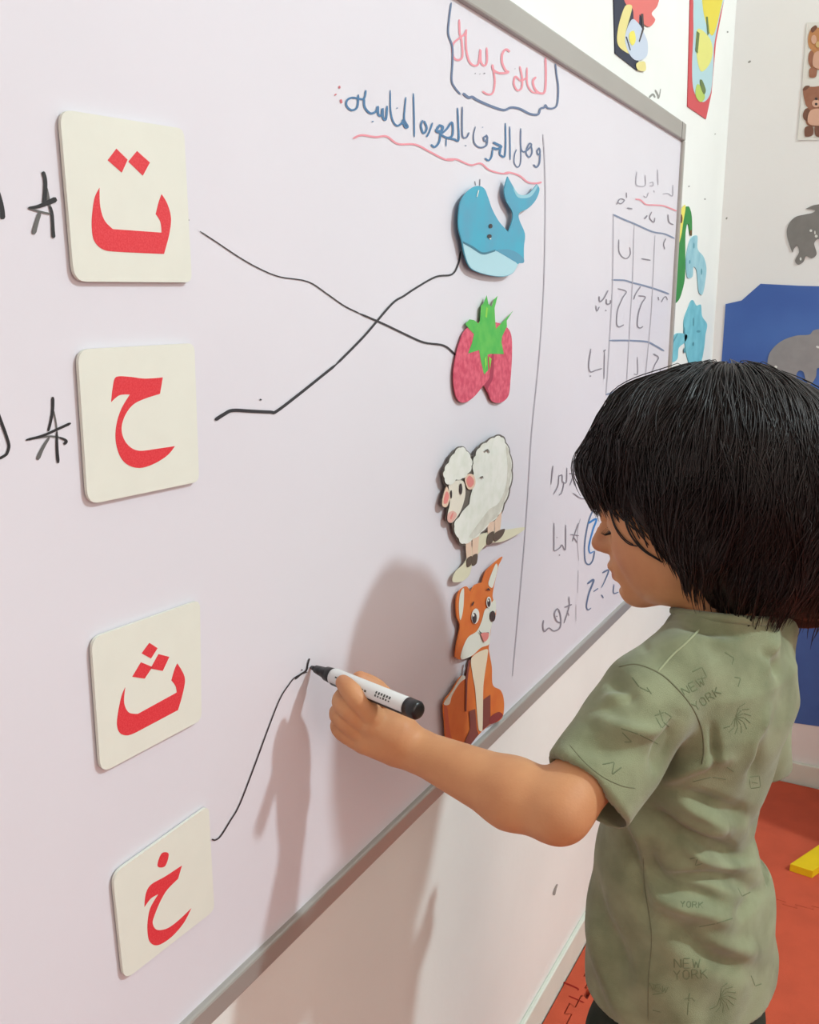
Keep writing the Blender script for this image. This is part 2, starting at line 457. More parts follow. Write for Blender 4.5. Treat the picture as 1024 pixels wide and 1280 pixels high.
bink('handwritten_name', [(Z7([(150, 520), (150, 640), (152, 678), (182, 662), (195, 645), (215, 670), (217, 530)]), 1.6), (Z7([(180, 700), (182, 706)]), 1.8), (Z7([(165, 600), (168, 604)]), 1.4),
                          (Z7([(290, 520), (272, 570), (255, 625)]), 1.4), (Z7([(242, 585), (292, 592)]), 1.5), (Z7([(262, 600), (282, 632)]), 1.4)], 'grey', 'middle grey name with star')
bink('drawn_bracket', [(Z7([(300, 495), (285, 560), (284, 640), (292, 735)]), 1), (Z7([(288, 790), (285, 920)]), 1), (Z7([(275, 985), (275, 1080)]), 1)], 'pale')
bink('drawn_oval', [(Z7([(390, 435), (372, 450), (345, 520), (325, 640), (328, 735), (350, 757), (372, 730), (382, 680)]), 1.8)], 'bgrey', 'blue oval around a letter in front of the nose')
bink('handwritten_letters', [(Z7([(345, 522), (392, 497), (372, 560), (350, 650), (355, 690), (377, 682)]), (2.6, 1.4))], 'bright', 'bright blue letter in the oval')
bink('handwritten_letters', [(Z7([(340, 867), (377, 845), (350, 920), (335, 990), (343, 1016), (362, 1005)]), (2.6, 1.2)), (Z7([(375, 912), (402, 893)]), 1.5), (Z7([(425, 805), (462, 790), (440, 850), (420, 890)]), (2.2, 1)),
                             (Z7([(420, 930), (432, 948)]), 1.6), (Z7([(492, 870), (490, 920), (518, 915)]), 1.4)], 'bgrey', 'row of blue letters below the oval')
bink('handwritten_name', [(Z7([(90, 1075), (86, 1110), (95, 1140), (120, 1120), (150, 1137), (185, 1115), (187, 1050), (170, 1010), (152, 1040), (165, 1080), (187, 1090)]), 2), (Z7([(164, 1050), (167, 1056)]), 2),
                          (Z7([(235, 940), (235, 1000), (207, 1092)]), 1.7), (Z7([(210, 1002), (252, 985)]), 2.2), (Z7([(225, 1020), (235, 1050)]), 1.4)], 'grey', 'lowest grey name with star above the frame')
# bold stars and cut strokes beside the cards
bink('drawn_star', [(Z8([(510, 775), (470, 900), (430, 1050)]), (5, 6)), (Z8([(365, 718), (520, 765), (650, 792)]), (2.5, 2.5)), (Z8([(590, 450), (615, 560), (640, 700)]), 3.5)], 'stargrey', 'dry grey strokes of the upper star')
bink('drawn_star', [(Z8([(550, 250), (575, 330), (582, 420), (575, 560), (568, 660)]), (4.6, 5.4)), (Z8([(360, 717), (480, 700), (600, 655), (725, 600)]), (3, 7.4)), (Z8([(640, 690), (668, 800), (680, 1000), (688, 1100)]), (3.5, 4.8))], 'black', 'upper black marker star left of the top card')
bink('drawn_stroke', [(Z8([(-60, 420), (-10, 560), (25, 720), (35, 860)]), (4, 7))], 'black', 'black marker stroke cut by the left edge, upper')
bink('drawn_star', [(Z9([(575, 620), (500, 740), (435, 880)]), (3, 5.5)), (Z9([(330, 645), (560, 610), (700, 622)]), 2.4), (Z9([(622, 300), (650, 440), (668, 600)]), 2)], 'stargrey', 'dry grey strokes of the lower star')
bink('drawn_star', [(Z9([(615, 150), (613, 300), (590, 440), (562, 550)]), (4.2, 3)), (Z9([(662, 560), (665, 750), (678, 920)]), (3, 4.2)), (Z9([(303, 652), (500, 600), (700, 512), (825, 455)]), (3, 3.4)), (Z9([(690, 622), (740, 640), (775, 668), (745, 700)]), (2.2, 4))], 'black', 'lower black marker star left of the second card')
bink('drawn_stroke', [(Z9([(-30, 320), (30, 480), (80, 620), (105, 720), (85, 800), (60, 830), (-10, 870)]), (4, 3.4))], 'black', 'curved black marker stroke cut by the left edge, lower')
# matching lines
bink('matching_line', [([(250, 289), (270, 302), (300, 322), (325, 336), (350, 346), (385, 352), (410, 368), (430, 382), (450, 392)], (1.3, 1.6)),
                       ([(450, 392), (480, 405), (505, 417), (530, 428), (555, 432), (570, 444)], (2.4, 2.6)), ([(235, 274), (236, 276)], 2)], 'line', 'black line from the top card to the strawberry')
bink('matching_line', [([(269, 525), (280, 518), (291, 513), (315, 514), (338, 515), (346, 514), (375, 492), (400, 472), (420, 456)], (4.6, 3.2)),
                       ([(420, 456), (445, 431), (460, 415), (490, 380), (505, 370), (520, 360), (545, 346), (565, 343), (573, 330), (576, 314)], (3, 2)), ([(325, 499), (327, 500)], 2)], 'line', 'black line from the second card to the whale')
bink('matching_line', [([(265, 1049), (269, 1050), (276, 1045), (288, 1026), (300, 1005), (320, 953), (335, 912), (350, 874), (362, 855), (370, 846), (384, 840)], (2, 1.2)),
                       ([(369, 849), (376, 843), (383, 838), (385, 830), (387, 823)], (2.4, 2)), ([(377, 837), (378, 838)], 2)], 'line', 'thin black line the child is drawing from the lowest card')

# ------------------------------------------------------------------ letter cards
M_card = mat('cream_card', (229, 228, 216), .55, .3, noise=.02, nscale=40)
M_red = mat('red_print', (220, 48, 58), .5, .4, rgb2=(228, 72, 78), nscale=900)


def rounded(corners, r, n=6):
    """rounded quad in the wall plane; corners are Vectors"""
    out = []
    L = len(corners)
    for i in range(L):
        p = corners[i]; a = (corners[i - 1] - p).normalized(); b = (corners[(i + 1) % L] - p).normalized()
        rr = r[i] if isinstance(r, (list, tuple)) else r
        s = p + a * rr; e = p + b * rr
        for k in range(n + 1):
            t = k / n
            out.append(s * (1 - t) ** 2 + p * 2 * t * (1 - t) + e * t * t)
    return out


def on_card(u, v, off=0.0): return _ow(u, v, BX + .0036 + off)


def letter_card(quad, shapes, label, rr):
    pts = rounded([on_card(*q) for q in quad], rr)
    c = sum(pts, Vector()) / len(pts)
    root = empty('letter_card', (BX, c.y, c.z)); tag(root, label, 'card', 'letter cards on the whiteboard')
    par(link('card', shape_mesh('card', pts, (1, 0, 0), .0022, M_card), M_card), root)
    # two magnets hold the card off the board
    for s in (-1, 1):
        par(box('magnet', (BX + .0002, c.y - .012, c.z + s * .02 - .01), (BX + .0014, c.y + .012, c.z + s * .02 + .01), mat('magnet', (60, 60, 60), .6)), root)
    bm = bmesh.new()
    for sh in shapes:
        me = shape_mesh('p', [on_card(p[0], p[1], .0002) for p in sh], (1, 0, 0), .00015, M_red)
        bm.from_mesh(me); bpy.data.meshes.remove(me)
    me = bpy.data.meshes.new('printed_letter'); bm.to_mesh(me); bm.free(); me.materials.append(M_red)
    par(link('printed_letter', me, M_red), root)['label'] = 'red printed Arabic letter'


def blob(P, sharp=()):
    """smooth closed outline; sharp = indices that stay corners"""
    L = len(P); out = []
    Pn = [np.array(p, float) for p in P]
    T = []
    for i in range(L):
        T.append(np.zeros(2) if i in sharp else (Pn[(i + 1) % L] - Pn[i - 1]) / 2)
    for i in range(L):
        p1, p2 = Pn[i], Pn[(i + 1) % L]; m1, m2 = T[i], T[(i + 1) % L]
        l = np.linalg.norm(p2 - p1)
        def lim(m): 
            q = np.linalg.norm(m); return m if q < 1e-6 else m * min(1, l * 1.2 / q)
        m1, m2 = lim(m1), lim(m2)
        if not m1.any() and not m2.any():
            out.append(p1); continue
        for k in range(6):
            t = k / 6
            out.append((2 * t ** 3 - 3 * t * t + 1) * p1 + (t ** 3 - 2 * t * t + t) * m1 + (-2 * t ** 3 + 3 * t * t) * p2 + (t ** 3 - t * t) * m2)
    return out


K1 = lambda P: zo(0, 100, 3.413, P)
K2 = lambda P: zo(0, 400, 3.413, P)
K3 = lambda P: zo(60, 720, 3.413, P)
K4 = lambda P: zo(60, 980, 3.413, P)
r4 = [.009, .006, .006, .009]
letter_card([(74.5, 136), (230, 161), (240, 353), (93, 352)],
            [K1([(497, 293), (545, 340), (520, 395), (460, 342)]), K1([(585, 303), (640, 352), (610, 408), (548, 348)]),
             K1(blob([(425, 460), (405, 500), (395, 560), (392, 620), (400, 680), (430, 717), (475, 731), (700, 742), (722, 660), (730, 590), (715, 530), (690, 487), (678, 520), (665, 572), (685, 605), (690, 651), (482, 636), (447, 600), (428, 540)], (0, 7, 11, 13, 15, 16)))],
            'cream card with the red two-dotted Arabic letter, topmost of the four cards', r4)
letter_card([(97, 437), (243, 429), (249, 602), (110, 631)],
            [K2(blob([(490, 250), (510, 240), (560, 243), (620, 250), (695, 245), (683, 315), (620, 335), (570, 360), (535, 405), (519, 460), (530, 510), (560, 545), (600, 558), (680, 548), (747, 538), (715, 577), (660, 612), (600, 631), (550, 620), (515, 585), (495, 520), (497, 450), (518, 380), (555, 318), (510, 321), (475, 350), (480, 300)], (4, 5, 14, 23, 25)))],
            'cream card with the red undotted Arabic letter, second from the top', r4)
letter_card([(114, 798), (250, 750), (252, 900), (126, 967)],
            [K3([(433, 285), (468, 308), (440, 352), (400, 330)]), K3([(472, 333), (518, 345), (490, 405), (438, 395)]), K3([(397, 368), (446, 388), (413, 438), (360, 430)]),
             K3(blob([(330, 475), (315, 510), (300, 580), (295, 635), (308, 670), (340, 680), (380, 665), (555, 572), (578, 490), (583, 430), (552, 373), (540, 400), (527, 445), (545, 470), (550, 497), (385, 588), (345, 582), (325, 540)], (0, 6, 7, 10, 12, 14, 15)))],
            'cream card with the red three-dotted Arabic letter, third from the top', r4)
letter_card([(141, 1093), (261, 1007), (268, 1138), (155, 1226)],
            [K4(blob([(485, 297), (515, 298), (500, 350), (468, 350)])),
             K4(blob([(572, 348), (555, 405), (510, 450), (480, 500), (455, 560), (447, 595), (465, 622), (510, 616), (560, 580), (612, 530), (580, 592), (530, 650), (480, 684), (450, 686), (430, 662), (425, 600), (437, 530), (472, 470), (440, 488), (412, 525), (418, 470), (440, 430), (500, 395)], (0, 1, 9, 17, 19)))],
            'cream card with the red Arabic letter with one dot above, lowest of the four cards', r4)

# ------------------------------------------------------------------ animal and fruit cut-outs
def on_cut(u, v, off=0.0): return _ow(u, v, BX + off)


def cutout(name, label, cat, layers, center, lift=.006):
    """layers: (part name, outline px, material, part label); the first is the card backing"""
    c = on_cut(*center)
    root = empty(name, (BX, c.y, c.z)); tag(root, label, cat, 'picture cut-outs on the whiteboard')
    pl = lambda u, v, off=0.0: _ow(u, v, BX + off)
    for i, (pn, px, m, lb) in enumerate(layers):
        pts = [pl(p[0], p[1], lift + i * .00010) for p in px]
        me = shape_mesh(pn, pts, (1, 0, 0), .0012 if i == 0 else .00008, m)
        o = par(link(pn, me, m), root)
        if lb: o['label'] = lb
    par(box('magnet', (BX + .0002, c.y - .009, c.z - .012), (BX + lift - .0012, c.y + .009, c.z + .012), mat('magnet', (60, 60, 60), .6)), root)
    return root


def disc(px, r, w=1.0): return ellipse(px[0], px[1], r * w, r, 12)


S1 = lambda P: zo(540, 200, 5.689, P)
S2 = lambda P: zo(540, 350, 5.689, P)
S3 = lambda P: zo(520, 530, 5.689, P)
S4 = lambda P: zo(520, 690, 4.741, P)
Mw = mat('whale_blue', (88, 160, 188), .5, .4, rgb2=(72, 170, 196), nscale=25)
Mwb = mat('whale_belly', (176, 214, 224), .5)
Mwf = mat('whale_fin', (84, 152, 180), .5)
Mdark = mat('print_dark', (58, 48, 50), .5)
Mwo = mat('whale_outline', (60, 118, 140), .5)
Mwhite = mat('print_white', (236, 236, 230), .5)
whale = [(190, 400), (205, 300), (255, 225), (320, 185), (372, 202), (400, 265), (430, 350), (480, 440), (545, 512), (570, 440), (573, 370), (530, 290), (516, 210), (540, 118), (580, 190), (622, 245), (690, 240), (748, 172), (766, 210), (742, 280), (690, 340), (622, 378), (624, 430), (662, 525), (655, 620), (655, 720), (612, 742), (580, 800), (520, 828), (440, 826), (340, 802), (272, 765), (235, 680), (212, 570), (192, 490)]
cutout('whale_cutout', 'light blue smiling whale picture with raised tail fluke, topmost on the board', 'cutout', [
    ('body', S1(blob(whale, (8, 13, 17, 25))), Mw, None),
    ('tail_edge', S1(blob([(580, 190), (622, 245), (690, 240), (748, 172), (752, 190), (700, 262), (618, 268), (585, 220)], (0, 3))), mat('whale_light', (150, 200, 214), .5), None),
    ('belly', S1(blob([(220, 585), (290, 622), (345, 660), (375, 667), (420, 655), (450, 645), (530, 682), (590, 722), (612, 742), (580, 798), (520, 824), (440, 823), (340, 799), (274, 762), (238, 680)], (0, 4, 8))), Mwb, 'pale belly'),
    ('fin', S1(blob([(450, 640), (540, 635), (600, 655), (652, 700), (650, 732), (600, 727), (535, 690)], (0,))), Mwf, None),
    ('mouth', S1(blob([(222, 578), (290, 612), (345, 650), (378, 656), (425, 645), (452, 636), (450, 650), (420, 660), (375, 672), (340, 664), (285, 628), (222, 592)], (0, 5, 6, 11))), Mwo, None),
    ('eye', S1(ellipse(418, 470, 14, 16)), Mdark, None), ('eye', S1(ellipse(410, 542, 16, 14)), Mdark, None),
    ('eye_glint', S1(ellipse(416, 560, 7, 5)), Mwhite, None),
    ('spout', S1([(330, 215), (337, 215), (324, 262), (318, 262)]), Mwhite, None)], (606, 288), .0075)
WB['_'] = 0; del WB['_']
bink('drawn_spout', [(S1([(342, 135), (340, 185)]), 1.6), (S1([(305, 150), (312, 182)]), 1.4)], 'grey', 'grey marker spout strokes above the whale')
Mb1 = mat('berry_red', (205, 72, 98), .55, .4, rgb2=(226, 104, 124), nscale=160)
Mb2 = mat('berry_dark', (168, 50, 78), .55)
Mg = mat('leaf_green', (70, 178, 74), .5, rgb2=(96, 190, 80), nscale=60)
Mg2 = mat('leaf_light', (140, 205, 70), .5)
berry = [(245, 350), (205, 430), (172, 550), (155, 680), (168, 810), (200, 866), (250, 866), (310, 820), (370, 745), (405, 810), (430, 862), (490, 872), (545, 822), (560, 700), (570, 540), (566, 400), (532, 335), (450, 300), (340, 300)]
cutout('strawberry_cutout', 'pair of red strawberries with a spiky green leaf crown, below the whale', 'cutout', [
    ('berry', S2(blob(berry, (8,))), Mb1, None),
    ('shade', S2(blob([(372, 745), (410, 690), (425, 540), (440, 520), (436, 690), (400, 770), (410, 812)], (0,))), Mb2, None),
    ('leaf_crown', S2([(390, 108), (365, 170), (350, 182), (342, 290), (330, 308), (300, 285), (268, 280), (238, 312), (262, 345), (300, 385), (285, 450), (258, 522), (300, 510), (336, 498), (348, 570), (372, 672), (400, 640), (396, 530), (420, 525), (512, 527), (495, 440), (500, 400), (534, 330), (532, 290), (578, 218), (520, 280), (455, 348), (450, 280), (446, 200), (468, 112), (440, 140), (425, 190), (402, 170)]), Mg, None),
    ('leaf_vein', S2([(388, 190), (380, 260), (392, 270), (398, 200)]), Mg2, None), ('leaf_vein', S2([(375, 560), (380, 640), (390, 600), (388, 540)]), Mg2, None),
    ('leaf_vein', S2([(405, 545), (412, 640), (425, 560)]), Mg2, None)], (605, 438), .004)
Mfl = mat('fleece_print', (238, 238, 230), .6, rgb2=(228, 230, 218), nscale=70)
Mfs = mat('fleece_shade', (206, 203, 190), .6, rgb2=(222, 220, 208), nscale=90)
Mout = mat('sheep_outline', (104, 96, 88), .5)
Mpk = mat('ear_pink', (232, 140, 134), .5)
Msk = mat('sheep_skin', (236, 204, 180), .5)
Mhf = mat('hoof', (92, 78, 66), .5)
Mgr = mat('grass_print', (224, 220, 192), .6)
bodyo = [(500, 125), (560, 88), (612, 82), (642, 130), (672, 210), (688, 330), (672, 460), (634, 570), (592, 662), (530, 714), (470, 782), (410, 828), (340, 864), (298, 822), (262, 730), (262, 690), (225, 692), (222, 640), (240, 570), (215, 588), (188, 580), (190, 530), (214, 450), (198, 390), (198, 330), (228, 270), (270, 200), (320, 160), (362, 188), (398, 240), (402, 262), (418, 220), (450, 160)]


def scallop(P, amp=8, n=5):
    P = catmull(P, n, True); out = []
    L_ = len(P)
    for i, p in enumerate(P):
        a = P[i - 1]; b = P[(i + 1) % len(P)]; d = b - a; L = math.hypot(*d) or 1
        k = amp * abs(math.sin(i * math.pi / 5))
        out.append((p[0] + d[1] / L * k, p[1] - d[0] / L * k))
    return out


cutout('sheep_cutout', 'fluffy white sheep picture with pink ears on a patch of grass', 'cutout', [
    ('backing', S3(scallop(bodyo, 6)), Mout, None),
    ('grass', S3(blob([(262, 1120), (280, 1050), (345, 985), (440, 800), (520, 770), (640, 752), (772, 735), (740, 775), (620, 835), (500, 860), (405, 990), (382, 1070), (330, 1118)])), Mgr, None),
    ('leg', S3([(355, 820), (395, 815), (398, 945), (362, 962), (356, 900)]), Msk, None), ('leg', S3([(402, 815), (450, 800), (440, 930), (400, 945)]), Msk, None),
    ('leg', S3([(508, 700), (560, 690), (555, 780), (512, 790)]), Msk, None), ('leg', S3([(560, 690), (610, 620), (606, 700), (598, 770), (562, 790)]), Msk, None),
    ('hoof', S3(blob([(362, 962), (398, 940), (392, 1000), (365, 1018)])), Mhf, None), ('hoof', S3(blob([(402, 942), (438, 925), (432, 990), (400, 1008)])), Mhf, None),
    ('hoof', S3(blob([(512, 790), (556, 765), (545, 840), (506, 858)])), Mhf, None), ('hoof', S3(blob([(560, 778), (632, 745), (612, 800), (562, 836)])), Mhf, None),
    ('fleece', S3(scallop([(505, 132), (560, 98), (605, 94), (634, 135), (663, 210), (678, 330), (662, 455), (624, 565), (584, 650), (524, 702), (464, 770), (406, 816), (342, 850), (306, 815), (275, 730), (310, 660), (380, 570), (402, 470), (412, 350), (410, 280), (426, 225), (456, 168)])), Mfl, None),
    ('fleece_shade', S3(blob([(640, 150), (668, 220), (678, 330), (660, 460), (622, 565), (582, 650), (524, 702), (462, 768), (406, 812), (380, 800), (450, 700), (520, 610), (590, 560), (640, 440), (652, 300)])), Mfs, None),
    ('face', S3(blob([(238, 425), (300, 400), (342, 415), (352, 500), (326, 600), (292, 662), (255, 702), (226, 690), (226, 640), (242, 560), (236, 480)])), mat('sheep_face', (236, 228, 212), .5), None),
    ('muzzle', S3(blob([(228, 640), (262, 618), (290, 640), (280, 672), (252, 702), (226, 688)])), mat('muzzle_pink', (230, 178, 166), .5), 'pink muzzle'),
    ('nostril', S3(blob([(245, 665), (262, 630), (268, 635), (252, 678)])), Mpk, None),
    ('ear', S3(blob([(348, 392), (375, 355), (412, 366), (424, 420), (402, 462), (368, 458)])), Msk, None), ('ear_inside', S3(blob([(360, 400), (380, 368), (408, 390), (412, 425), (390, 450), (370, 440)])), Mpk, None),
    ('ear', S3(blob([(216, 448), (190, 530), (190, 582), (220, 588), (242, 530), (236, 480)])), Msk, None), ('ear_inside', S3(blob([(218, 480), (200, 530), (200, 565), (222, 560), (236, 510)])), Mpk, None),
    ('wool_cap', S3(scallop([(320, 168), (358, 192), (388, 240), (395, 300), (368, 352), (330, 385), (285, 395), (235, 430), (205, 385), (205, 330), (234, 275), (275, 208)])), Mfl, None),
    ('eye', S3(ellipse(320, 462, 11, 40)), Mdark, None), ('eye', S3(ellipse(252, 500, 6, 30)), Mdark, None),
    ('curl', S3(blob([(490, 190), (512, 178), (525, 200), (520, 205), (508, 188), (494, 200)])), Mout, None), ('curl', S3(blob([(455, 380), (475, 370), (480, 388), (470, 382)])), Mout, None)], (600, 630), .006)
Mor = mat('fox_orange', (226, 124, 54), .5, rgb2=(218, 110, 48), nscale=40)
Mor2 = mat('fox_red', (206, 96, 62), .5)
Mfd = mat('fox_dark_leg', (128, 66, 60), .5)
Mfw = mat('fox_cream', (230, 232, 220), .5)
foxh = [(282, 212), (258, 232), (240, 290), (243, 380), (262, 440), (240, 555), (234, 622), (262, 638), (330, 618), (325, 660), (302, 755), (270, 735), (210, 828), (165, 895), (170, 1010), (180, 1120), (210, 1182), (285, 1180), (290, 1186), (332, 1132), (372, 1084), (400, 1056), (440, 1022), (485, 1005), (517, 970), (522, 880), (502, 820), (456, 788), (450, 680), (432, 575), (438, 530), (442, 480), (452, 425), (474, 370), (472, 320), (455, 265), (465, 195), (492, 75), (513, 28), (452, 78), (415, 118), (393, 182), (348, 198), (325, 240), (303, 205)]
cutout('fox_cutout', 'sitting orange fox picture with cream muzzle, lowest on the board', 'cutout', [
    ('body', S4(blob(foxh, (0, 6, 10, 37, 41, 43))), Mor, None),
    ('tail_shade', S4(blob([(168, 905), (172, 1010), (182, 1118), (212, 1178), (280, 1175), (250, 1160), (212, 1100), (195, 1000), (188, 930)])), Mor2, None),
    ('tail_tip', S4(blob([(272, 735), (212, 828), (166, 896), (176, 908), (200, 900), (215, 850), (262, 775), (300, 745)])), Mfw, None),
    ('ear_inside', S4(blob([(284, 215), (262, 250), (255, 330), (262, 402), (275, 372), (284, 300)])), Mfw, None),
    ('ear_inside', S4(blob([(474, 70), (440, 150), (430, 192), (452, 212), (468, 170), (486, 90)])), Mfw, None),
    ('muzzle', S4(blob([(408, 345), (430, 325), (468, 282), (474, 345), (452, 425), (440, 480), (435, 545), (385, 568), (330, 616), (268, 634), (276, 575), (310, 505), (360, 470), (390, 410)])), Mfw, 'cream muzzle'),
    ('chest', S4(blob([(332, 625), (420, 575), (424, 620), (412, 700), (400, 800), (394, 1060), (372, 1052), (352, 820), (335, 720)])), mat('fox_chest', (236, 222, 196), .5), None),
    ('leg', S4([(400, 875), (442, 845), (442, 990), (440, 1018), (396, 1055)]), Mfd, None), ('leg', S4([(315, 945), (352, 930), (362, 1050), (372, 1082), (292, 1184), (286, 1130), (322, 1050)]), Mfd, None),
    ('paw', S4(blob([(442, 978), (490, 948), (516, 970), (480, 1005), (442, 1018)])), mat('fox_paw', (140, 56, 56), .5), None),
    ('haunch_line', S4([(312, 640), (322, 640), (306, 760), (300, 945), (292, 945), (294, 760)]), Mfd, None),
    ('eye_white', S4(ellipse(353, 380, 23, 46, rot=.1)), Mwhite, None), ('eye', S4(ellipse(347, 392, 14, 32)), Mdark, None), ('eye_glint', S4(ellipse(342, 374, 5, 9)), Mwhite, None),
    ('eye_white', S4(ellipse(433, 298, 15, 34)), Mwhite, None), ('eye', S4(ellipse(433, 300, 10, 26)), Mdark, None), ('eye_glint', S4(ellipse(430, 288, 4, 7)), Mwhite, None),
    ('nose', S4(ellipse(456, 380, 16, 32)), Mdark, None), ('brow', S4(blob([(420, 222), (432, 214), (442, 230), (430, 226)])), Mdark, None),
    ('brow', S4(blob([(330, 318), (340, 295), (346, 296), (338, 316)])), Mdark, None),
    ('mouth', S4(blob([(374, 462), (390, 478), (430, 476), (432, 484), (390, 488)])), Mdark, None), ('tongue', S4(blob([(388, 482), (430, 480), (428, 512), (408, 532), (396, 515)])), Mpk, 'pink tongue')], (592, 850), .006)

# ------------------------------------------------------------------ wall decorations, left wall beyond the board
def decor(name, label, cat, layers, plane, thick=.0015, group=None, base=.0018):
    P = layers[0][1]
    c = plane(sum(p[0] for p in P) / len(P), sum(p[1] for p in P) / len(P), 0)
    root = empty(name, c); tag(root, label, cat, group)
    nrm = (1, 0, 0) if plane is on_wall else (0, -1, 0)
    for i, (pn, px, m) in enumerate(layers):
        me = shape_mesh(pn, [plane(p[0], p[1], base + i * .00016) for p in px], nrm, thick if i == 0 else .00012, m)
        par(link(pn, me, m), root)
    return root


D1 = lambda P: zo(824, 240, 4.925, P)
Mgreen = mat('felt_green', (44, 138, 62), .7, noise=.08, nscale=60)
Myel = mat('felt_yellow', (236, 222, 100), .7)
Mcy = mat('paper_cyan', (124, 196, 210), .7, rgb2=(108, 182, 198), nscale=30)
Mcy2 = mat('paper_pale_cyan', (160, 204, 214), .7, rgb2=(140, 190, 204), nscale=30)
decor('bird_cutout', 'green felt swan-shaped cut-out with yellow edge beside the board frame', 'wall decoration', [
    ('body', D1(blob([(165, 95), (186, 92), (202, 150), (203, 265), (192, 262), (182, 200), (172, 200), (163, 260), (162, 420), (160, 520), (148, 590), (122, 665), (85, 690), (80, 640), (96, 550), (108, 430), (118, 320), (135, 230), (150, 140)])), Mgreen),
    ('yellow_edge', D1(blob([(128, 130), (158, 78), (163, 105), (150, 180), (138, 262), (118, 335), (112, 330), (118, 240)])), Myel),
    ('beak', D1(ellipse(137, 165, 8, 28)), mat('beak_brown', (110, 70, 30), .7)), ('beak', D1([(190, 235), (203, 235), (200, 272), (192, 262)]), mat('beak_brown', (110, 70, 30), .7))], on_wall, .002)


def flower(px, label, m, marks):
    lay = [('paper', px, m)]
    for c in marks: lay.append(('crease', c, mat('crease_teal', (84, 150, 166), .7)))
    decor('paper_flower', label, 'wall decoration', lay, on_wall, .0015, 'blue paper flowers by the board')


flower(D1(blob([(168, 410), (195, 290), (236, 270), (238, 350), (275, 400), (292, 470), (282, 570), (266, 632), (245, 612), (232, 480), (212, 462), (207, 520), (175, 525)], ())), 'pale blue paper cut-out, upper one right of the green swan', Mcy2,
       [D1(ellipse(215, 330, 4, 18)), D1(ellipse(262, 490, 4, 20)), D1(ellipse(190, 430, 4, 12))])
flower(D1(blob([(205, 665), (232, 700), (258, 695), (266, 765), (296, 815), (286, 880), (278, 960), (256, 1060), (215, 1115), (172, 1010), (155, 870), (155, 790), (178, 720)])), 'large blue paper flower above the child\'s head', Mcy,
       [D1(ellipse(212, 800, 5, 28)), D1(ellipse(243, 858, 12, 8)), D1(ellipse(158, 860, 4, 30)), D1(ellipse(212, 935, 5, 12)), D1(ellipse(158, 975, 5, 18))])
flower(D1(blob([(110, 870), (172, 880), (160, 925), (122, 960), (112, 1030), (68, 1045), (62, 970), (85, 910)])), 'small blue paper petal beside the frame', Mcy, [D1([(78, 930), (112, 872), (116, 876), (84, 940)])])
flower(D1(blob([(35, 1125), (105, 1095), (200, 1062), (205, 1105), (120, 1160), (80, 1185), (30, 1190)])), 'lowest blue paper petal, partly behind the hair', Mcy, [D1(ellipse(118, 1110, 14, 8))])
# smudges on the left wall
M_scuff = mat('wall_scuff', (150, 148, 142), .8)
sc = link('wall_scuffs', ink_mesh('wall_scuffs', [
    (zo(740, 0, 3.606, [(258, 440), (275, 425), (285, 440)]), 2.5), (zo(740, 0, 3.606, [(285, 405), (298, 430), (300, 445)]), 2.5), (zo(740, 0, 3.606, [(310, 400), (304, 440)]), 1.2),
    (zo(740, 0, 3.606, [(555, 602), (557, 606)]), 1.8), (zo(740, 0, 3.606, [(508, 895), (512, 900)]), 2), (zo(740, 0, 3.606, [(436, 838), (440, 842)]), 2), (zo(740, 0, 3.606, [(612, 140), (612, 148)]), 2),
    (zo(650, 1080, 6.4, [(300, 160), (285, 195), (270, 250)]), (2, 4)), (zo(650, 1080, 6.4, [(425, 575), (430, 590)]), 2.4), (zo(650, 1080, 6.4, [(480, 495), (505, 520), (520, 560)]), (3, 2)),
    (zo(650, 1080, 6.4, [(420, 610), (380, 655), (345, 690)]), 1)], on_wall, .0003, M_scuff), M_scuff)
tag(sc, kind='structure'); sc.name = 'scuff_marks_1'

# posters above the board
P4 = lambda P: zo(740, 0, 3.606, P)
Mnavy = mat('paper_navy', (30, 38, 62), .6)
decor('figure_poster', 'navy paper with a red, yellow and pale blue doll figure above the board', 'poster', [
    ('paper', P4([(98, -70), (235, -70), (240, 60), (205, 318), (106, 240)]), Mnavy),
    ('hair', P4(blob([(150, -20), (230, -50), (300, -30), (296, 25), (270, 60), (286, 90), (262, 120), (235, 108), (216, 65), (210, 112), (190, 92), (184, 40), (155, 20)])), mat('print_coral', (222, 110, 104), .6)),
    ('ribbon', P4(blob([(150, 28), (182, 30), (152, 150), (152, 200), (178, 246), (120, 206), (118, 130)])), mat('print_cream_yellow', (228, 214, 140), .6)),
    ('dress', P4(blob([(180, 88), (214, 110), (236, 150), (252, 195), (246, 255), (200, 272), (165, 235), (150, 165)])), mat('print_pale_blue', (196, 206, 222), .6)),
    ('line', P4([(152, 165), (158, 165), (176, 225), (172, 228)]), Mnavy), ('line', P4([(222, 62), (232, 62), (236, 130), (216, 190), (212, 186), (228, 128)]), Mdark),
    ('flower', P4(blob([(170, 150), (190, 140), (198, 180), (184, 205), (170, 185)])), Myel), ('shoe', P4(blob([(202, 285), (238, 278), (242, 318), (208, 315)])), mat('print_cream_yellow', (228, 214, 140), .6))], on_wall)
Mrp = mat('paper_red', (206, 72, 78), .6)
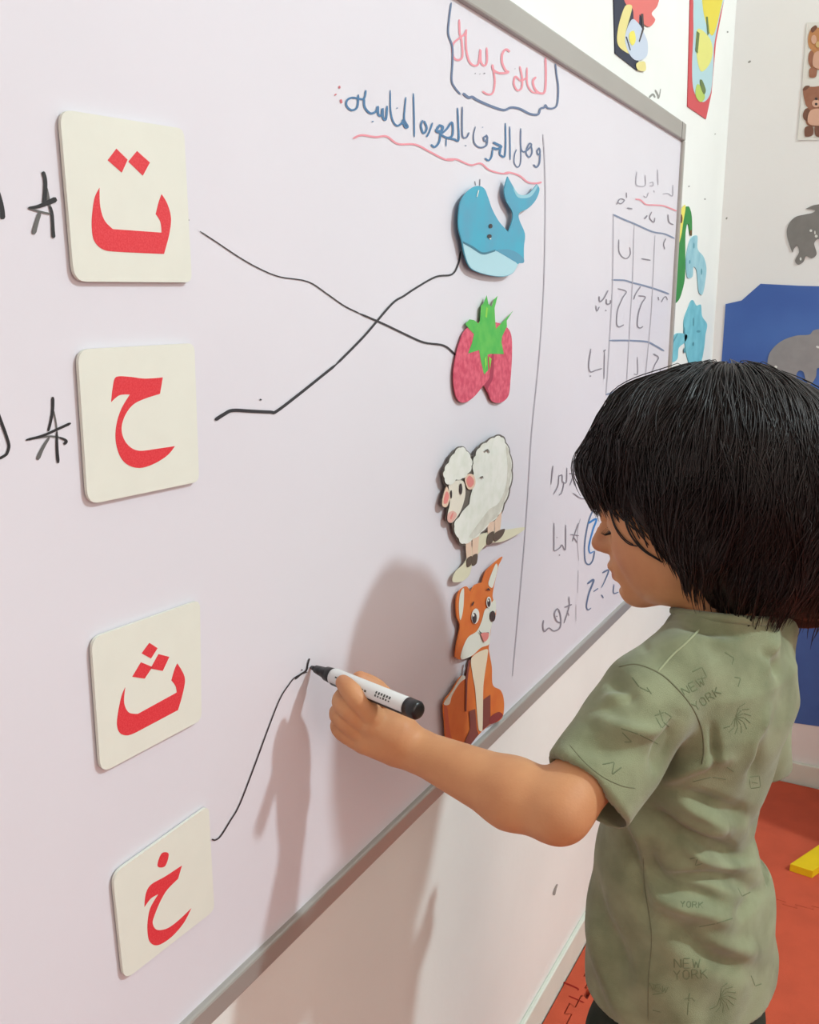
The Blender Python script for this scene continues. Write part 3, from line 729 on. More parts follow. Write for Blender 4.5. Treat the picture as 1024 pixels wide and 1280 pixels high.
decor('picture_poster', 'red paper with a yellow and pale blue flower drawing near the corner', 'poster', [
    ('paper', P4([(446, -80), (612, -80), (560, 190), (540, 420), (515, 537), (432, 480), (438, 250)]), Mrp),
    ('drawing', P4(blob([(470, -60), (598, -60), (575, 80), (552, 200), (548, 300), (535, 420), (500, 460), (460, 410), (452, 300), (458, 150), (458, 30)])), mat('print_sky', (176, 208, 214), .6)),
    ('petal', P4(blob([(505, -60), (592, -60), (572, 80), (545, 160), (520, 120), (500, 30)])), mat('print_yellow', (226, 206, 60), .6)),
    ('petal', P4(blob([(478, 130), (530, 170), (545, 230), (530, 290), (490, 320), (470, 220)])), mat('print_yellow_pale', (222, 218, 120), .6)),
    ('petal', P4(blob([(475, 380), (500, 400), (510, 440), (490, 460), (468, 430)])), mat('print_lime', (180, 200, 90), .6)),
    ('stem', P4([(515, 75), (523, 75), (530, 150), (522, 160)]), mat('print_olive', (96, 116, 56), .6)), ('stem', P4(blob([(488, 360), (498, 362), (514, 405), (506, 425), (492, 395)])), mat('print_olive', (96, 116, 56), .6)),
    ('stem', P4([(474, 140), (486, 150), (478, 240), (468, 230)]), mat('print_olive', (96, 116, 56), .6))], on_wall)

# ------------------------------------------------------------------ back wall decorations
Mblue = mat('blue_sheet', (62, 96, 168), .65, rgb2=(76, 114, 184), nscale=5, bump=.1, bscale=20, detail=2)
decor('blue_paper_sheet', 'large blue paper sheet with a cut corner on the back wall', 'wall decoration', [
    ('sheet', D1([(410, 690), (508, 668), (625, 565), (860, 577), (1100, 583), (1600, 600), (1600, 3380), (985, 3290), (840, 3270), (330, 3190), (383, 1070)]), Mblue)], on_back, .001)
Meleph = mat('elephant_grey', (128, 124, 120), .6, noise=.1, nscale=40)
Meleph2 = mat('elephant_light_grey', (150, 146, 146), .6, noise=.1, nscale=40)
Mspot = mat('dot_white', (222, 222, 216), .6)
decor('elephant_cutout', 'dark grey paper elephant on the plain wall above the blue sheet', 'wall decoration', [
    ('elephant', D1(blob([(788, 270), (795, 205), (838, 155), (900, 138), (945, 128), (960, 112), (905, 103), (958, 80), (1040, 78), (1120, 120), (1180, 220), (1190, 330), (1150, 420), (1090, 430), (1075, 350), (1010, 340), (985, 290), (955, 315), (970, 380), (940, 408), (905, 395), (888, 430), (855, 447), (838, 420), (862, 370), (850, 330), (830, 350), (820, 370)], (6,))), Meleph),
    ('spot', D1(ellipse(935, 238, 8, 8)), Mspot), ('spot', D1(ellipse(968, 272, 9, 9)), Mspot), ('spot', D1(ellipse(872, 412, 6, 10)), Mspot), ('spot', D1(ellipse(960, 250, 4, 12)), Mspot)], on_back)
decor('elephant_cutout', 'light grey paper elephant on the blue sheet', 'wall decoration', [
    ('elephant', D1(blob([(668, 1060), (685, 985), (750, 920), (840, 885), (925, 878), (955, 850), (1060, 840), (1160, 880), (1230, 980), (1220, 1150), (1130, 1200), (1060, 1190), (1020, 1100), (975, 1085), (965, 1140), (930, 1185), (905, 1160), (890, 1110), (862, 1100), (845, 1130), (856, 1180), (835, 1205), (800, 1230), (740, 1200), (690, 1130)])), Meleph2),
    ('spot', D1(ellipse(718, 1078, 10, 9)), Mspot), ('spot', D1(ellipse(980, 955, 14, 7, rot=.3)), Mspot)], on_back, base=.0036)
B1 = lambda P: zo(940, 0, 7.11, P)
Mfilm = mat('sticker_film', (224, 221, 214), .4)
Mbr = mat('bear_brown', (150, 98, 74), .6, rgb2=(160, 108, 84), nscale=60)
Mbd = mat('bear_dark', (118, 78, 60), .6)
Mbt = mat('bear_tan', (190, 132, 84), .6)
Mbb = mat('bear_belly', (212, 166, 142), .6)
sh = decor('sticker_sheet', 'pale sticker sheet with the two bears on the back wall', 'sticker', [
    ('film', B1([(490, 200), (1000, 190), (1000, 1235), (405, 1246), (450, 760)]), Mfilm)], on_back, .0005)


def bear(name, dy, label, fur, dark, head, body, arm, feet, extras):
    lay = [('body', B1(blob(body)), fur), ('head', B1(blob(head)), fur), ('arm', B1(blob(arm)), dark)]
    for f_ in feet: lay.append(('foot', B1(blob(f_)), dark))
    lay += [(n, B1(p), m) for n, p, m in extras]
    decor('bear_sticker', label, 'sticker', lay, on_back, .0006, 'bear stickers on the back wall', base=.0026)


bear('b', 0, 'light brown bear sticker, the upper of the two', Mbt, Mbr,
     [(500, 330), (520, 270), (560, 225), (585, 245), (640, 240), (700, 250), (720, 330), (690, 420), (600, 448), (530, 440), (502, 400)],
     [(525, 450), (600, 440), (690, 450), (720, 520), (700, 610), (610, 620), (530, 605), (510, 540)],
     [(520, 455), (550, 470), (545, 560), (530, 600), (505, 560), (502, 500)],
     [[(515, 610), (575, 600), (570, 680), (520, 690), (508, 670)], [(620, 610), (680, 610), (690, 680), (630, 690)]],
     [('ear', blob([(525, 255), (565, 225), (580, 245), (540, 290)]), Mbd), ('muzzle', ellipse(552, 350, 25, 40), Mbb), ('belly', blob([(560, 470), (640, 455), (680, 520), (660, 605), (580, 608), (540, 570)]), Mbb),
      ('patch', ellipse(590, 395, 22, 28), mat('bear_patch', (208, 176, 120), .6))])
bear('b', 0, 'dark brown bear sticker, the lower of the two', Mbr, Mbd,
     [(455, 800), (480, 765), (520, 770), (560, 770), (640, 762), (720, 790), (740, 870), (710, 950), (600, 965), (500, 955), (470, 900)],
     [(490, 960), (600, 955), (710, 965), (735, 1050), (700, 1115), (600, 1125), (500, 1115), (475, 1050)],
     [(480, 965), (515, 980), (510, 1040), (490, 1075), (460, 1055), (455, 1010)],
     [[(475, 1130), (540, 1125), (540, 1200), (480, 1215), (468, 1190)], [(560, 1125), (630, 1125), (635, 1200), (570, 1210)]],
     [('ear', blob([(452, 800), (475, 765), (515, 765), (480, 800)]), Mbd), ('muzzle', ellipse(572, 920, 38, 34), Mbb), ('nose', ellipse(572, 925, 12, 12), Mdark), ('eye', ellipse(572, 878, 12, 12), Mdark),
      ('belly', blob([(520, 985), (600, 965), (670, 990), (690, 1060), (650, 1112), (530, 1112), (495, 1070)]), Mbb)])
sc2 = link('scuff_marks_2', ink_mesh('scuff_marks_2', [(zo(740, 0, 3.606, [(708, 275), (713, 282)]), 4), (D1([(412, 160), (420, 164)]), 3)], on_back, .0003, M_scuff), M_scuff)
tag(sc2, kind='structure')  # small scuff marks on the back wall

# ------------------------------------------------------------------ the child
def project(P):
    P = np.asarray(P, float); d = P - np.array((CD, 0, CH))
    cy, sy, cp, sp = math.cos(YAW), math.sin(YAW), math.cos(PITCH), math.sin(PITCH)
    r = d[..., 0] * cy + d[..., 1] * sy; h = -d[..., 0] * sy + d[..., 1] * cy
    fw = h * cp - d[..., 2] * sp; up = d[..., 2] * cp + h * sp
    return 512 + F * r / fw, 640 - F * up / fw, fw


class Sdf:
    """a list of smooth unions and cuts, evaluated on points or on a grid"""
    def __init__(s): s.ops = []

    def add(s, fn, lo, hi, k=.008): s.ops.append((1, fn, np.array(lo), np.array(hi), k)); return s

    def cut(s, fn, lo, hi, k=.004): s.ops.append((-1, fn, np.array(lo), np.array(hi), k)); return s

    def cone(s, a, b, ra, rb, k=.008, sign=1):
        a = np.array(a, float); b = np.array(b, float); ab = b - a; L2 = float(ab @ ab) + 1e-12
        def fn(x, y, z):
            px, py, pz = x - a[0], y - a[1], z - a[2]
            t = np.clip((px * ab[0] + py * ab[1] + pz * ab[2]) / L2, 0, 1)
            return np.sqrt((px - t * ab[0]) ** 2 + (py - t * ab[1]) ** 2 + (pz - t * ab[2]) ** 2) - (ra + (rb - ra) * t)
        m = max(ra, rb) + k + .012
        s.ops.append((sign, fn, np.minimum(a, b) - m, np.maximum(a, b) + m, k)); return s

    def chain(s, pts, rad, k=.006, sign=1):
        for i in range(len(pts) - 1): s.cone(pts[i], pts[i + 1], rad[i], rad[i + 1], k, sign)
        return s

    def ell(s, c, axes, r, k=.008, sign=1):
        c = np.array(c, float); A = np.array(axes, float); r = np.array(r, float)
        def fn(x, y, z):
            p = (x - c[0], y - c[1], z - c[2])
            q = [(p[0] * A[i][0] + p[1] * A[i][1] + p[2] * A[i][2]) for i in range(3)]
            k0 = np.sqrt(sum((q[i] / r[i]) ** 2 for i in range(3))); k1 = np.sqrt(sum((q[i] / r[i] ** 2) ** 2 for i in range(3))) + 1e-9
            return k0 * (k0 - 1) / k1
        m = r.max() + k + .012
        s.ops.append((sign, fn, c - m, c + m, k)); return s

    def val(s, P):
        x, y, z = P[:, 0], P[:, 1], P[:, 2]
        D = np.full(len(P), .5)
        for sg, fn, lo, hi, k in s.ops:
            if sg > 0:
                d = fn(x, y, z); h = np.maximum(k - np.abs(D - d), 0) / k; D = np.minimum(D, d) - h * h * k / 4
            else:
                d = -fn(x, y, z); h = np.maximum(k - np.abs(D - d), 0) / k; D = np.maximum(D, d) + h * h * k / 4
        return D

    def grad(s, P, e=.001):
        g = np.stack([s.val(P + np.eye(3)[i] * e) - s.val(P - np.eye(3)[i] * e) for i in range(3)], 1)
        return g / (np.linalg.norm(g, axis=1, keepdims=True) + 1e-9)

    def mesh(s, X, Y, Z):
        X, Y, Z = (np.array(a, np.float32) for a in (X, Y, Z))
        D = np.full((len(X), len(Y), len(Z)), .5, np.float32)
        for sg, fn, lo, hi, k in s.ops:
            i0, i1 = np.searchsorted(X, (lo[0], hi[0])); j0, j1 = np.searchsorted(Y, (lo[1], hi[1])); k0, k1 = np.searchsorted(Z, (lo[2], hi[2]))
            if i1 <= i0 or j1 <= j0 or k1 <= k0: continue
            sub = D[i0:i1, j0:j1, k0:k1]
            d = (fn(X[i0:i1, None, None], Y[None, j0:j1, None], Z[None, None, k0:k1])).astype(np.float32)
            if sg < 0: d = -d
            h = np.maximum(k - np.abs(sub - d), 0) / k
            D[i0:i1, j0:j1, k0:k1] = (np.minimum(sub, d) - h * h * k / 4) if sg > 0 else (np.maximum(sub, d) + h * h * k / 4)
        S = D < 0
        A = S[:-1, :-1, :-1]; anyv = A.copy(); allv = A.copy()
        for di in (0, 1):
            for dj in (0, 1):
                for dk in (0, 1):
                    q = S[di:S.shape[0] - 1 + di, dj:S.shape[1] - 1 + dj, dk:S.shape[2] - 1 + dk]
                    anyv |= q; allv &= q
        I, J, K = np.nonzero(anyv & ~allv)
        n = len(I); idx = np.full(A.shape, -1, np.int32); idx[I, J, K] = np.arange(n)
        acc = np.zeros((n, 3)); cnt = np.zeros(n)
        AX = (X, Y, Z); IJ = (I, J, K)
        for ax in range(3):
            o = [a for a in range(3) if a != ax]
            for e1 in (0, 1):
                for e2 in (0, 1):
                    off = [0, 0, 0]; off[o[0]] = e1; off[o[1]] = e2
                    a = [IJ[t] + off[t] for t in range(3)]; b = list(a); b[ax] = a[ax] + 1
                    da = D[a[0], a[1], a[2]]; db = D[b[0], b[1], b[2]]
                    m = (da < 0) != (db < 0); t = np.where(m, da / (da - db + 1e-20), 0)
                    for q in range(3):
                        pa = AX[q][a[q]]; pb = AX[q][b[q]]
                        acc[:, q] += np.where(m, pa + (pb - pa) * t, 0)
                    cnt += m
        V = acc / cnt[:, None]
        Q = []
        for ax in range(3):
            o = [(ax + 1) % 3, (ax + 2) % 3]
            sl0 = [slice(1, -1)] * 3; sl1 = [slice(1, -1)] * 3
            sl0[ax] = slice(0, -1); sl1[ax] = slice(1, None)
            s0 = S[tuple(sl0)]; s1 = S[tuple(sl1)]
            c = np.array(np.nonzero(s0 != s1)); inside = s0[tuple(c)]
            g = c.copy()
            for t in range(3):
                if t != ax: g[t] += 1
            def cell(d1, d2):
                h = g.copy(); h[o[0]] -= d1; h[o[1]] -= d2
                return idx[h[0], h[1], h[2]]
            q = np.stack([cell(1, 1), cell(0, 1), cell(0, 0), cell(1, 0)], 1)
            q[~inside] = q[~inside][:, ::-1]
            Q.append(q)
        Q = np.concatenate(Q); Q = Q[(Q >= 0).all(1)]
        return V, Q


def relax(V, Q, it=2, lam=.5, keep=None):
    E = np.concatenate([Q[:, [0, 1]], Q[:, [1, 2]], Q[:, [2, 3]], Q[:, [3, 0]]]); E = np.concatenate([E, E[:, ::-1]])
    deg = np.bincount(E[:, 0], minlength=len(V))[:, None] + 1e-9
    for _ in range(it):
        for l in (lam, -lam * 1.04):
            A = np.stack([np.bincount(E[:, 0], V[E[:, 1], q], minlength=len(V)) for q in range(3)], 1) / deg
            V = V + (A - V) * l
    return V


def vnormals(V, Q):
    n = np.cross(V[Q[:, 2]] - V[Q[:, 0]], V[Q[:, 3]] - V[Q[:, 1]])
    N = np.zeros_like(V)
    for q in range(4):
        for a in range(3): N[:, a] += np.bincount(Q[:, q], n[:, a], minlength=len(V))
    return N / (np.linalg.norm(N, axis=1, keepdims=True) + 1e-12)


def axis_grid(lo, hi, step, fine):
    out = [lo]; p = lo
    while p < hi:
        s = step
        for a, b, f in fine:
            if a <= p < b: s = min(s, f)
        p += s; out.append(p)
    return out


def unit(v): v = np.array(v, float); return v / np.linalg.norm(v)


PERSON = empty('person', (.31, .82, 0))
tag(PERSON, 'small child with dark bob hair and green t-shirt writing on the whiteboard with a marker', 'person')

# joints (metres)
TF = unit((-.945, .325, 0)); TL = np.array((-TF[1], TF[0], 0.0))       # torso forward and left
LS = W(833, 848, .775); EL = W(698, 1011, .715); WR = W(517, 936, .772)
MID = LS - TL * .081
MID[2] = LS[2]
RS = MID - TL * .081 + np.array((0, 0, .008))
PEL = np.array((.300, .818, .50))
print('shoulder mid', MID, 'LS', LS, 'RS', RS, project(RS), 'PEL', project(PEL))


def loft(zs, wid, dep, off, pw=2.3, lat=None):
    zs = np.array(zs, float); lat = np.zeros(len(zs)) if lat is None else lat
    def fn(x, y, z):
        zz = np.clip(z, zs[0], zs[-1])
        w_ = np.interp(zz, zs, wid); d_ = np.interp(zz, zs, dep); o_ = np.interp(zz, zs, off)
        t = (zz - PEL[2]) / (MID[2] - PEL[2])
        l_ = np.interp(zz, zs, lat)
        cx = PEL[0] + (MID[0] - PEL[0]) * t + TF[0] * o_ + TL[0] * l_; cy = PEL[1] + (MID[1] - PEL[1]) * t + TF[1] * o_ + TL[1] * l_
        px, py = x - cx, y - cy
        s_ = px * TL[0] + py * TL[1]; q_ = px * TF[0] + py * TF[1]
        e = (np.abs(s_ / w_) ** pw + np.abs(q_ / d_) ** pw) ** (1 / pw)
        d = (e - 1) * np.minimum(w_, d_)
        return np.maximum(d, np.maximum(zs[0] - z, z - zs[-1]))
    return fn


# ---- head frame
HC = W(874, 593, .825)
hyaw = unit((-.988, -.155, 0)); hp = math.radians(17)
HA = unit((hyaw[0] * math.cos(hp), hyaw[1] * math.cos(hp), -math.sin(hp)))      # forward
HB = unit(np.cross((0, 0, 1), hyaw))                                          # left, towards the camera
HU = unit(np.cross(HA, HB)) * 1.0
if HU[2] < 0: HU = -HU
K = .700e-3 * 1.0


def hd(a, b, c): return HC + HA * (a * 1e-3) + HB * (b * 1e-3) + HU * (c * 1e-3)


AXH = (HA, HB, HU)
sk = Sdf()
sk.ell(hd(0, 0, 0), AXH, (.086, .068, .077), .01)
sk.ell(hd(30, 0, -22), AXH, (.058, .060, .060), .02)             # forehead / upper face
sk.ell(hd(38, 0, -56), AXH, (.046, .047, .044), .02)             # lower face
for s in (1, -1):
    sk.ell(hd(45, s * 26, -55), AXH, (.031, .027, .030), .020)     # cheeks
    sk.cone(hd(72, s * 4, -88), hd(22, s * 38, -74), .012, .016, .022)
sk.ell(hd(76, 0, -91), AXH, (.0135, .016, .012), .014)             # chin
sk.ell(hd(82, 0, -66), AXH, (.012, .019, .018), .012)             # mouth mound
sk.cone(hd(90, 0, -20), hd(98, 0, -40), .0050, .0064, .010)       # nose bridge
sk.ell(hd(98.5, 0, -42), AXH, (.0078, .0082, .0072), .006)        # nose tip
for s in (1, -1): sk.ell(hd(92, s * 7.5, -45), AXH, (.007, .005, .0055), .005)
sk.ell(hd(92.5, 0, -64), AXH, (.0055, .013, .0042), .003)            # upper lip
sk.ell(hd(90.5, 0, -74), AXH, (.0058, .011, .0045), .003)          # lower lip
sk.ell(hd(88.5, 0, -82), AXH, (.005, .012, .0035), .006, -1)          # groove under the lip
for s in (1, -1):
    sk.ell(hd(91, s * 18, -23), AXH, (.012, .014, .010), .010, -1)  # eye sockets
    sk.ell(hd(75, s * 17, -24), AXH, (.0105, .0125, .0100), .004)   # lids
    sk.ell(hd(-2, s * 68, -22), AXH, (.014, .006, .019), .004)      # ears
    sk.ell(hd(2, s * 74, -20), AXH, (.007, .004, .011), .003, -1)
sk.ell(hd(34, 0, -74), AXH, (.040, .044, .030), .02)
for s in (1, -1): sk.ell(hd(28, s * 30, -72), AXH, (.034, .020, .024), .018)
# neck
NB = MID + np.array((0, 0, .018)); NT = hd(-12, 0, -52)
sk.cone(NB - (0, 0, .03), NT, .034, .034, .014)
# one profile drives the trunk and, wider, the shirt: height, half width, half depth, forward and sideways offset
SW = [.508, .53, .56, .61, .665, .73, .79, .825, .848, .862]
SWW = [.096, .097, .097, .090, .074, .080, .092, .088, .066, .047]
SDD = [.078, .079, .078, .072, .061, .061, .063, .057, .045, .036]
SOF = [0, .002, .006, .008, .013, .005, 0, 0, .002, .004]
SLA = [0, 0, 0, .005, .016, .010, .001, 0, 0, 0]
# trunk and legs (mostly under the clothes)
sk.add(loft([.42] + SW, [.078] + [q - .014 for q in SWW[:-1]] + [.030], [.055] + [q - .015 for q in SDD[:-1]] + [.022], [0] + SOF, 2.3, [0] + SLA), (.1, .55, .4), (.6, 1.1, .9), .02)
sk.cone(MID + TL * .03 + (0, 0, .004), LS - (0, 0, .004), .030, .026, .02); sk.cone(MID - TL * .03, RS - (0, 0, .004), .030, .026, .02)
# left arm: upper arm, elbow, forearm
sk.cone(LS, EL, .0280, .0240, .012)
MIDF = EL + (WR - EL) * .30 + np.array((0, 0, -.003))
sk.cone(EL, MIDF, .0243, .0262, .012); sk.cone(MIDF, WR, .0265, .0165, .01)
# right arm, bent forward at the belly
RS = RS - TL * -.006
RE = RS - TF * .001 - TL * .002 + np.array((0, 0, -.125)); RW = RE + TF * .090 + TL * .010 + np.array((0, 0, -.055))
sk.cone(RS, RE, .027, .023, .012); sk.cone(RE, RW, .022, .015, .01)
# legs and feet
HIP = [PEL + TL * .042 - (0, 0, .05), PEL - TL * .042 - (0, 0, .05)]
FT = []
for s, h in zip((1, -1), HIP):
    kn = np.array((h[0], h[1], .245)) + TF * .010 + TL * s * .004
    an = np.array((kn[0], kn[1], .045)) - TF * .010
    sk.cone(h, kn, .052, .036, .02); sk.cone(kn, kn * .6 + an * .4 - TF * .006, .034, .034, .012); sk.cone(kn * .6 + an * .4 - TF * .006, an, .034, .021, .012)
    heel = np.array((an[0], an[1], .020)) - TF * .014; ball = heel + TF * .095 + (0, 0, -.004); ball[2] = .015
    sk.cone(an, heel, .021, .019, .014); sk.cone(heel + (0, 0, .008), ball, .022, .0155, .014); sk.cone(heel, ball, .0195, .0145, .01)
    sk.ell(ball + TL * 0, (TF, TL, (0, 0, 1)), (.022, .031, .0145), .012)
    for t in range(5):
        tb = ball + TL * s * (-(t - 2) * .0105) * 1.0 + TF * (.014 + (.004 if t == 0 else 0) - .002 * t)
        tb[2] = .0085
        sk.cone(tb, tb + TF * .012, .0078 if t == 0 else .0062, .0085 if t == 0 else .0058, .002)
    FT.append((kn, an))

# left hand: fist of five separate fingers holding the marker
hand = Sdf()
PALM = W(478, 915, .775)
sk.cone(WR, W(488, 918, .772), .0150, .0175, .010)
sk.cone(W(496, 915, .768), W(466, 903, .764), .0165, .0125, .008)
sk.cone(W(492, 932, .776), W(458, 925, .772), .0160, .0120, .008)
sk.cone(W(486, 920, .785), W(462, 908, .785), .015, .011, .008)
FING = dict(
    index=([W(468, 897, .760), W(449, 876, .754), W(437, 862, .755), W(429, 853, .760)], [.0096, .0086, .0076, .0062]),
    middle=([W(459, 906, .765), W(436, 886, .760), W(427, 877, .768), W(430, 868, .783)], [.0094, .0088, .0078, .0066]),
    ring=([W(452, 917, .769), W(430, 899, .767), W(423, 891, .778), W(431, 884, .792)], [.0092, .0084, .0074, .0064]),
    little=([W(452, 928, .772), W(429, 914, .775), W(424, 905, .786), W(434, 900, .796)], [.0084, .0078, .0068, .0058]),
    thumb=([W(500, 914, .780), W(487, 886, .786), W(470, 862, .784), W(450, 850, .778)], [.0125, .0102, .0088, .0074]))
for nme, (pts, rad) in FING.items():
    pts = [np.array(p) for p in catmull(pts, 3)]
    rad = list(np.interp(np.linspace(0, 1, len(pts)), np.linspace(0, 1, len(rad)), rad))
    L = len(sk.ops)
    sk.chain(pts, rad, .0012)
# right hand: relaxed, slightly curled
RD = unit(RW - RE)
sk.cone(RW, RW + RD * .04, .0145, .018, .01); 
for i in range(4):
    b = RW + RD * (.045 - .003 * abs(i - 1)) + TF * (.018 - i * .012)
    m1 = b + RD * .018 + TL * .004; m2 = m1 + RD * .010 + TL * .010
    sk.chain([b - RD * .012, m1, m2], [.0078, .0068, .0058], .002)
tb = RW + RD * .018 + TF * .016; sk.chain([tb, tb + RD * .018 + TF * .012, tb + RD * .034 + TF * .014], [.009, .0076, .0062], .003)

sk.cut(lambda x, y, z: z + 0 * x + 0 * y - .001, (0, .5, -.1), (.6, 1.2, .03), .002)
X = axis_grid(-.0, .46, .0042, [(.035, .135, .0013), (.135, .40, .0021)])
Y = axis_grid(.55, 1.02, .0042, [(.57, .68, .0013), (.68, .90, .0021)])
Z = axis_grid(-.006, 1.09, .0048, [(.73, .84, .0013), (.66, .73, .0024), (.84, 1.03, .0019)])
V, Q = sk.mesh(X, Y, Z)
V = relax(V, Q, 2, .5)
print('skin', len(V))
M_skin = mat('skin', (208, 150, 106), .52, .35, rgb2=(200, 140, 98), nscale=30, bump=.08, bscale=500, sss=.12)
nt = M_skin.node_tree; bs = nt.nodes['Principled BSDF']
src = bs.inputs['Base Color'].links[0].from_socket
at = nt.nodes.new('ShaderNodeAttribute'); at.attribute_name = 'tint'
mx = nt.nodes.new('ShaderNodeMix'); mx.data_type = 'RGBA'; mx.inputs[7].default_value = lin((176, 84, 78)) + (1,)
nt.links.new(at.outputs['Fac'], mx.inputs[0]); nt.links.new(src, mx.inputs[6]); nt.links.new(mx.outputs[2], bs.inputs['Base Color'])
me = mesh_np('body', V, Q, M_skin)
# lips, nails and knuckles are redder
h = V - HC; ha, hb, hc = h @ HA * 1e3, h @ HB * 1e3, h @ HU * 1e3
tint = np.exp(-(((ha - 94) / 7) ** 2 + (hb / 13) ** 2 + ((hc + 69) / 6.5) ** 2) ** 2) * .75
tint += .22 * np.exp(-(((ha - 74) / 22) ** 2 + ((np.abs(hb) - 38) / 16) ** 2 + ((hc + 50) / 18) ** 2))
tint += .35 * np.exp(-(((ha - 100) / 9) ** 2 + (hb / 10) ** 2 + ((hc + 42) / 8) ** 2))
for nme, (pts, rad) in FING.items():
    d = np.linalg.norm(V - pts[-1], axis=1); tint += .30 * np.exp(-(d / .008) ** 2)
ta = me.attributes.new('tint', 'FLOAT', 'POINT'); ta.data.foreach_set('value', np.clip(tint, 0, 1).astype(np.float32))
body = par(link('body', me, M_skin), PERSON)
BODY_BVH = BVHTree.FromPolygons([tuple(v) for v in V], [tuple(int(i) for i in q) for q in Q])


def tube_arrays(paths, radii, sides=4):
    """paths (N, M, 3), radii (N, M) -> V, Q"""
    N_, M_, _ = paths.shape
    T = np.gradient(paths, axis=1); T /= np.linalg.norm(T, axis=2, keepdims=True) + 1e-12
    ref = np.zeros_like(T); ref[...] = (0.31, 0.22, 0.92)
    U = np.cross(T, ref); U /= np.linalg.norm(U, axis=2, keepdims=True) + 1e-9; Wv = np.cross(T, U)
    Vs = []
    for s in range(sides):
        a = 2 * math.pi * s / sides
        Vs.append(paths + (U * math.cos(a) + Wv * math.sin(a)) * radii[..., None])
    Vv = np.stack(Vs, 2).reshape(-1, 3)
    base = (np.arange(N_)[:, None] * M_ + np.arange(M_ - 1)[None, :]) * sides
    Qs = []
    for s in range(sides):
        t = (s + 1) % sides
        Qs.append(np.stack([base + s, base + t, base + t + sides, base + s + sides], -1).reshape(-1, 4))
    return Vv, np.concatenate(Qs)


def drape(bvh, px, lift=.0006, n=8):
    out = []
    o = Vector((CD, 0, CH))
    for p in catmull([np.array(q, float) for q in px], n):
        d = Vector(ray(p[0], p[1])).normalized()
        hit = bvh.ray_cast(o, d)
        if hit[0] is not None:
            nn = hit[1]
            if nn.dot(d) > 0: nn = -nn
            out.append(np.array(hit[0] + nn * lift))
    return out


def draped_tube(name, bvh, lines, rad, m, root, lift=.0002, label=None, sides=5):
    Vs = []; Qs = []; b = 0
    for px in lines:
        P = drape(bvh, px, lift)
        if len(P) < 3: continue
        P = np.array(P); r = np.full((1, len(P)), rad); r[0, 0] = r[0, -1] = rad * .4
        v, q = tube_arrays(P[None], r, sides)
        Vs.append(v); Qs.append(q + b); b += len(v)
    if not Vs: return None
    o = par(link(name, mesh_np(name, np.concatenate(Vs), np.concatenate(Qs), m), m), root)
    if label: o['label'] = label
    return o


# eyes: lids are in the skin; a sliver of eyeball, lashes and brow
M_lash = mat('lash', (30, 20, 18), .6)
for s in (1, -1):
    pts = [np.array(hd(85.4 - abs(t) ** 2 * 5, s * (17 + t * 10.5), -28.5 - (1 - t * t) * 1.5)) for t in np.linspace(-1, 1, 9)]
    P = np.array(pts)
    v, q = tube_arrays(P[None], np.full((1, 9), .0008), 5)
    par(link('eyelashes', mesh_np('eyelashes', v, q, M_lash), M_lash), PERSON)
    fr = []
    for t in np.linspace(-1, 1, 15):
        a = hd(85.5 - t * t * 5, s * (17 + t * 10.5), -29 - (1 - t * t) * 1.5); b_ = a + HA * .0042 + HU * -.001 + HB * s * t * .003; c_ = a + HA * .0068 + HU * .0015 + HB * s * t * .004
        fr.append([a, (a + b_) / 2 - HU * .0006, b_, c_])
    v, q = tube_arrays(np.array(fr), np.tile([.0003, .00028, .0002, .0001], (15, 1)), 3)
    par(link('lash_fringe', mesh_np('lash_fringe', v, q, M_lash), M_lash), PERSON)
    bp = np.array([[hd(85 - abs(t - .1) * 7 - i * .15, s * (19 + t * 12), -9 + (1 - t * t) * 2 + i * .9), hd(86.5 - abs(t - .1) * 7, s * (21 + t * 12.4), -7.6 + (1 - t * t) * 2 + i * .9)] for t in np.linspace(-1, 1, 30) for i in range(2)])
    v, q = tube_arrays(bp, np.tile([.0004, .00015], (len(bp), 1)), 3)
    par(link('eyebrow', mesh_np('eyebrow', v, q, M_lash), M_lash), PERSON)
M_nail = mat('fingernail', (222, 168, 150), .35, .5)
for nme in ('thumb', 'index', 'middle'):
    pass

# ---- t-shirt
sh = Sdf()
sh.add(loft(SW, SWW, SDD, SOF, 2.35, SLA), (.1, .55, .4), (.6, 1.15, .9), .012)
A1 = LS + (EL - LS) * .80; SE = W(748, 1000, .730)                                         # sleeve end
sd = unit(EL - LS)
sh.cone(LS + TL * -.008 + (0, 0, -.004), LS + sd * .045, .036, .038, .014)
sh.cone(LS + sd * .045 - (0, 0, .006), SE + sd * .01, .037, .0315, .010)
sh.cone(LS + sd * .03, A1 + sd * .012, .036, .0308, .010)
sh.cone(MID + TL * .035 + (0, 0, .010), LS + (0, 0, .002), .032, .030, .016)
sh.cone(MID - TL * .035 + (0, 0, .010), RS + (0, 0, .002), .032, .030, .016)
RSE = RS + (RE - RS) * 1.10; rd = unit(RE - RS)
sh.cone(RS + TL * .008, RSE, .033, .036, .010)
sh.cone(NB - (0, 0, .02), NB + unit(NT - NB) * .018, .050, .041, .012)                       # collar
# open ends: hems, cuffs, neckline


def half(c, n, lo, hi, R):
    c = np.array(c); n = unit(n)
    def fn(x, y, z):
        px, py, pz = x - c[0], y - c[1], z - c[2]
        t = px * n[0] + py * n[1] + pz * n[2]
        r2 = np.sqrt(np.maximum(px * px + py * py + pz * pz - t * t, 0))
        return np.maximum(-t, r2 - R)
    return fn


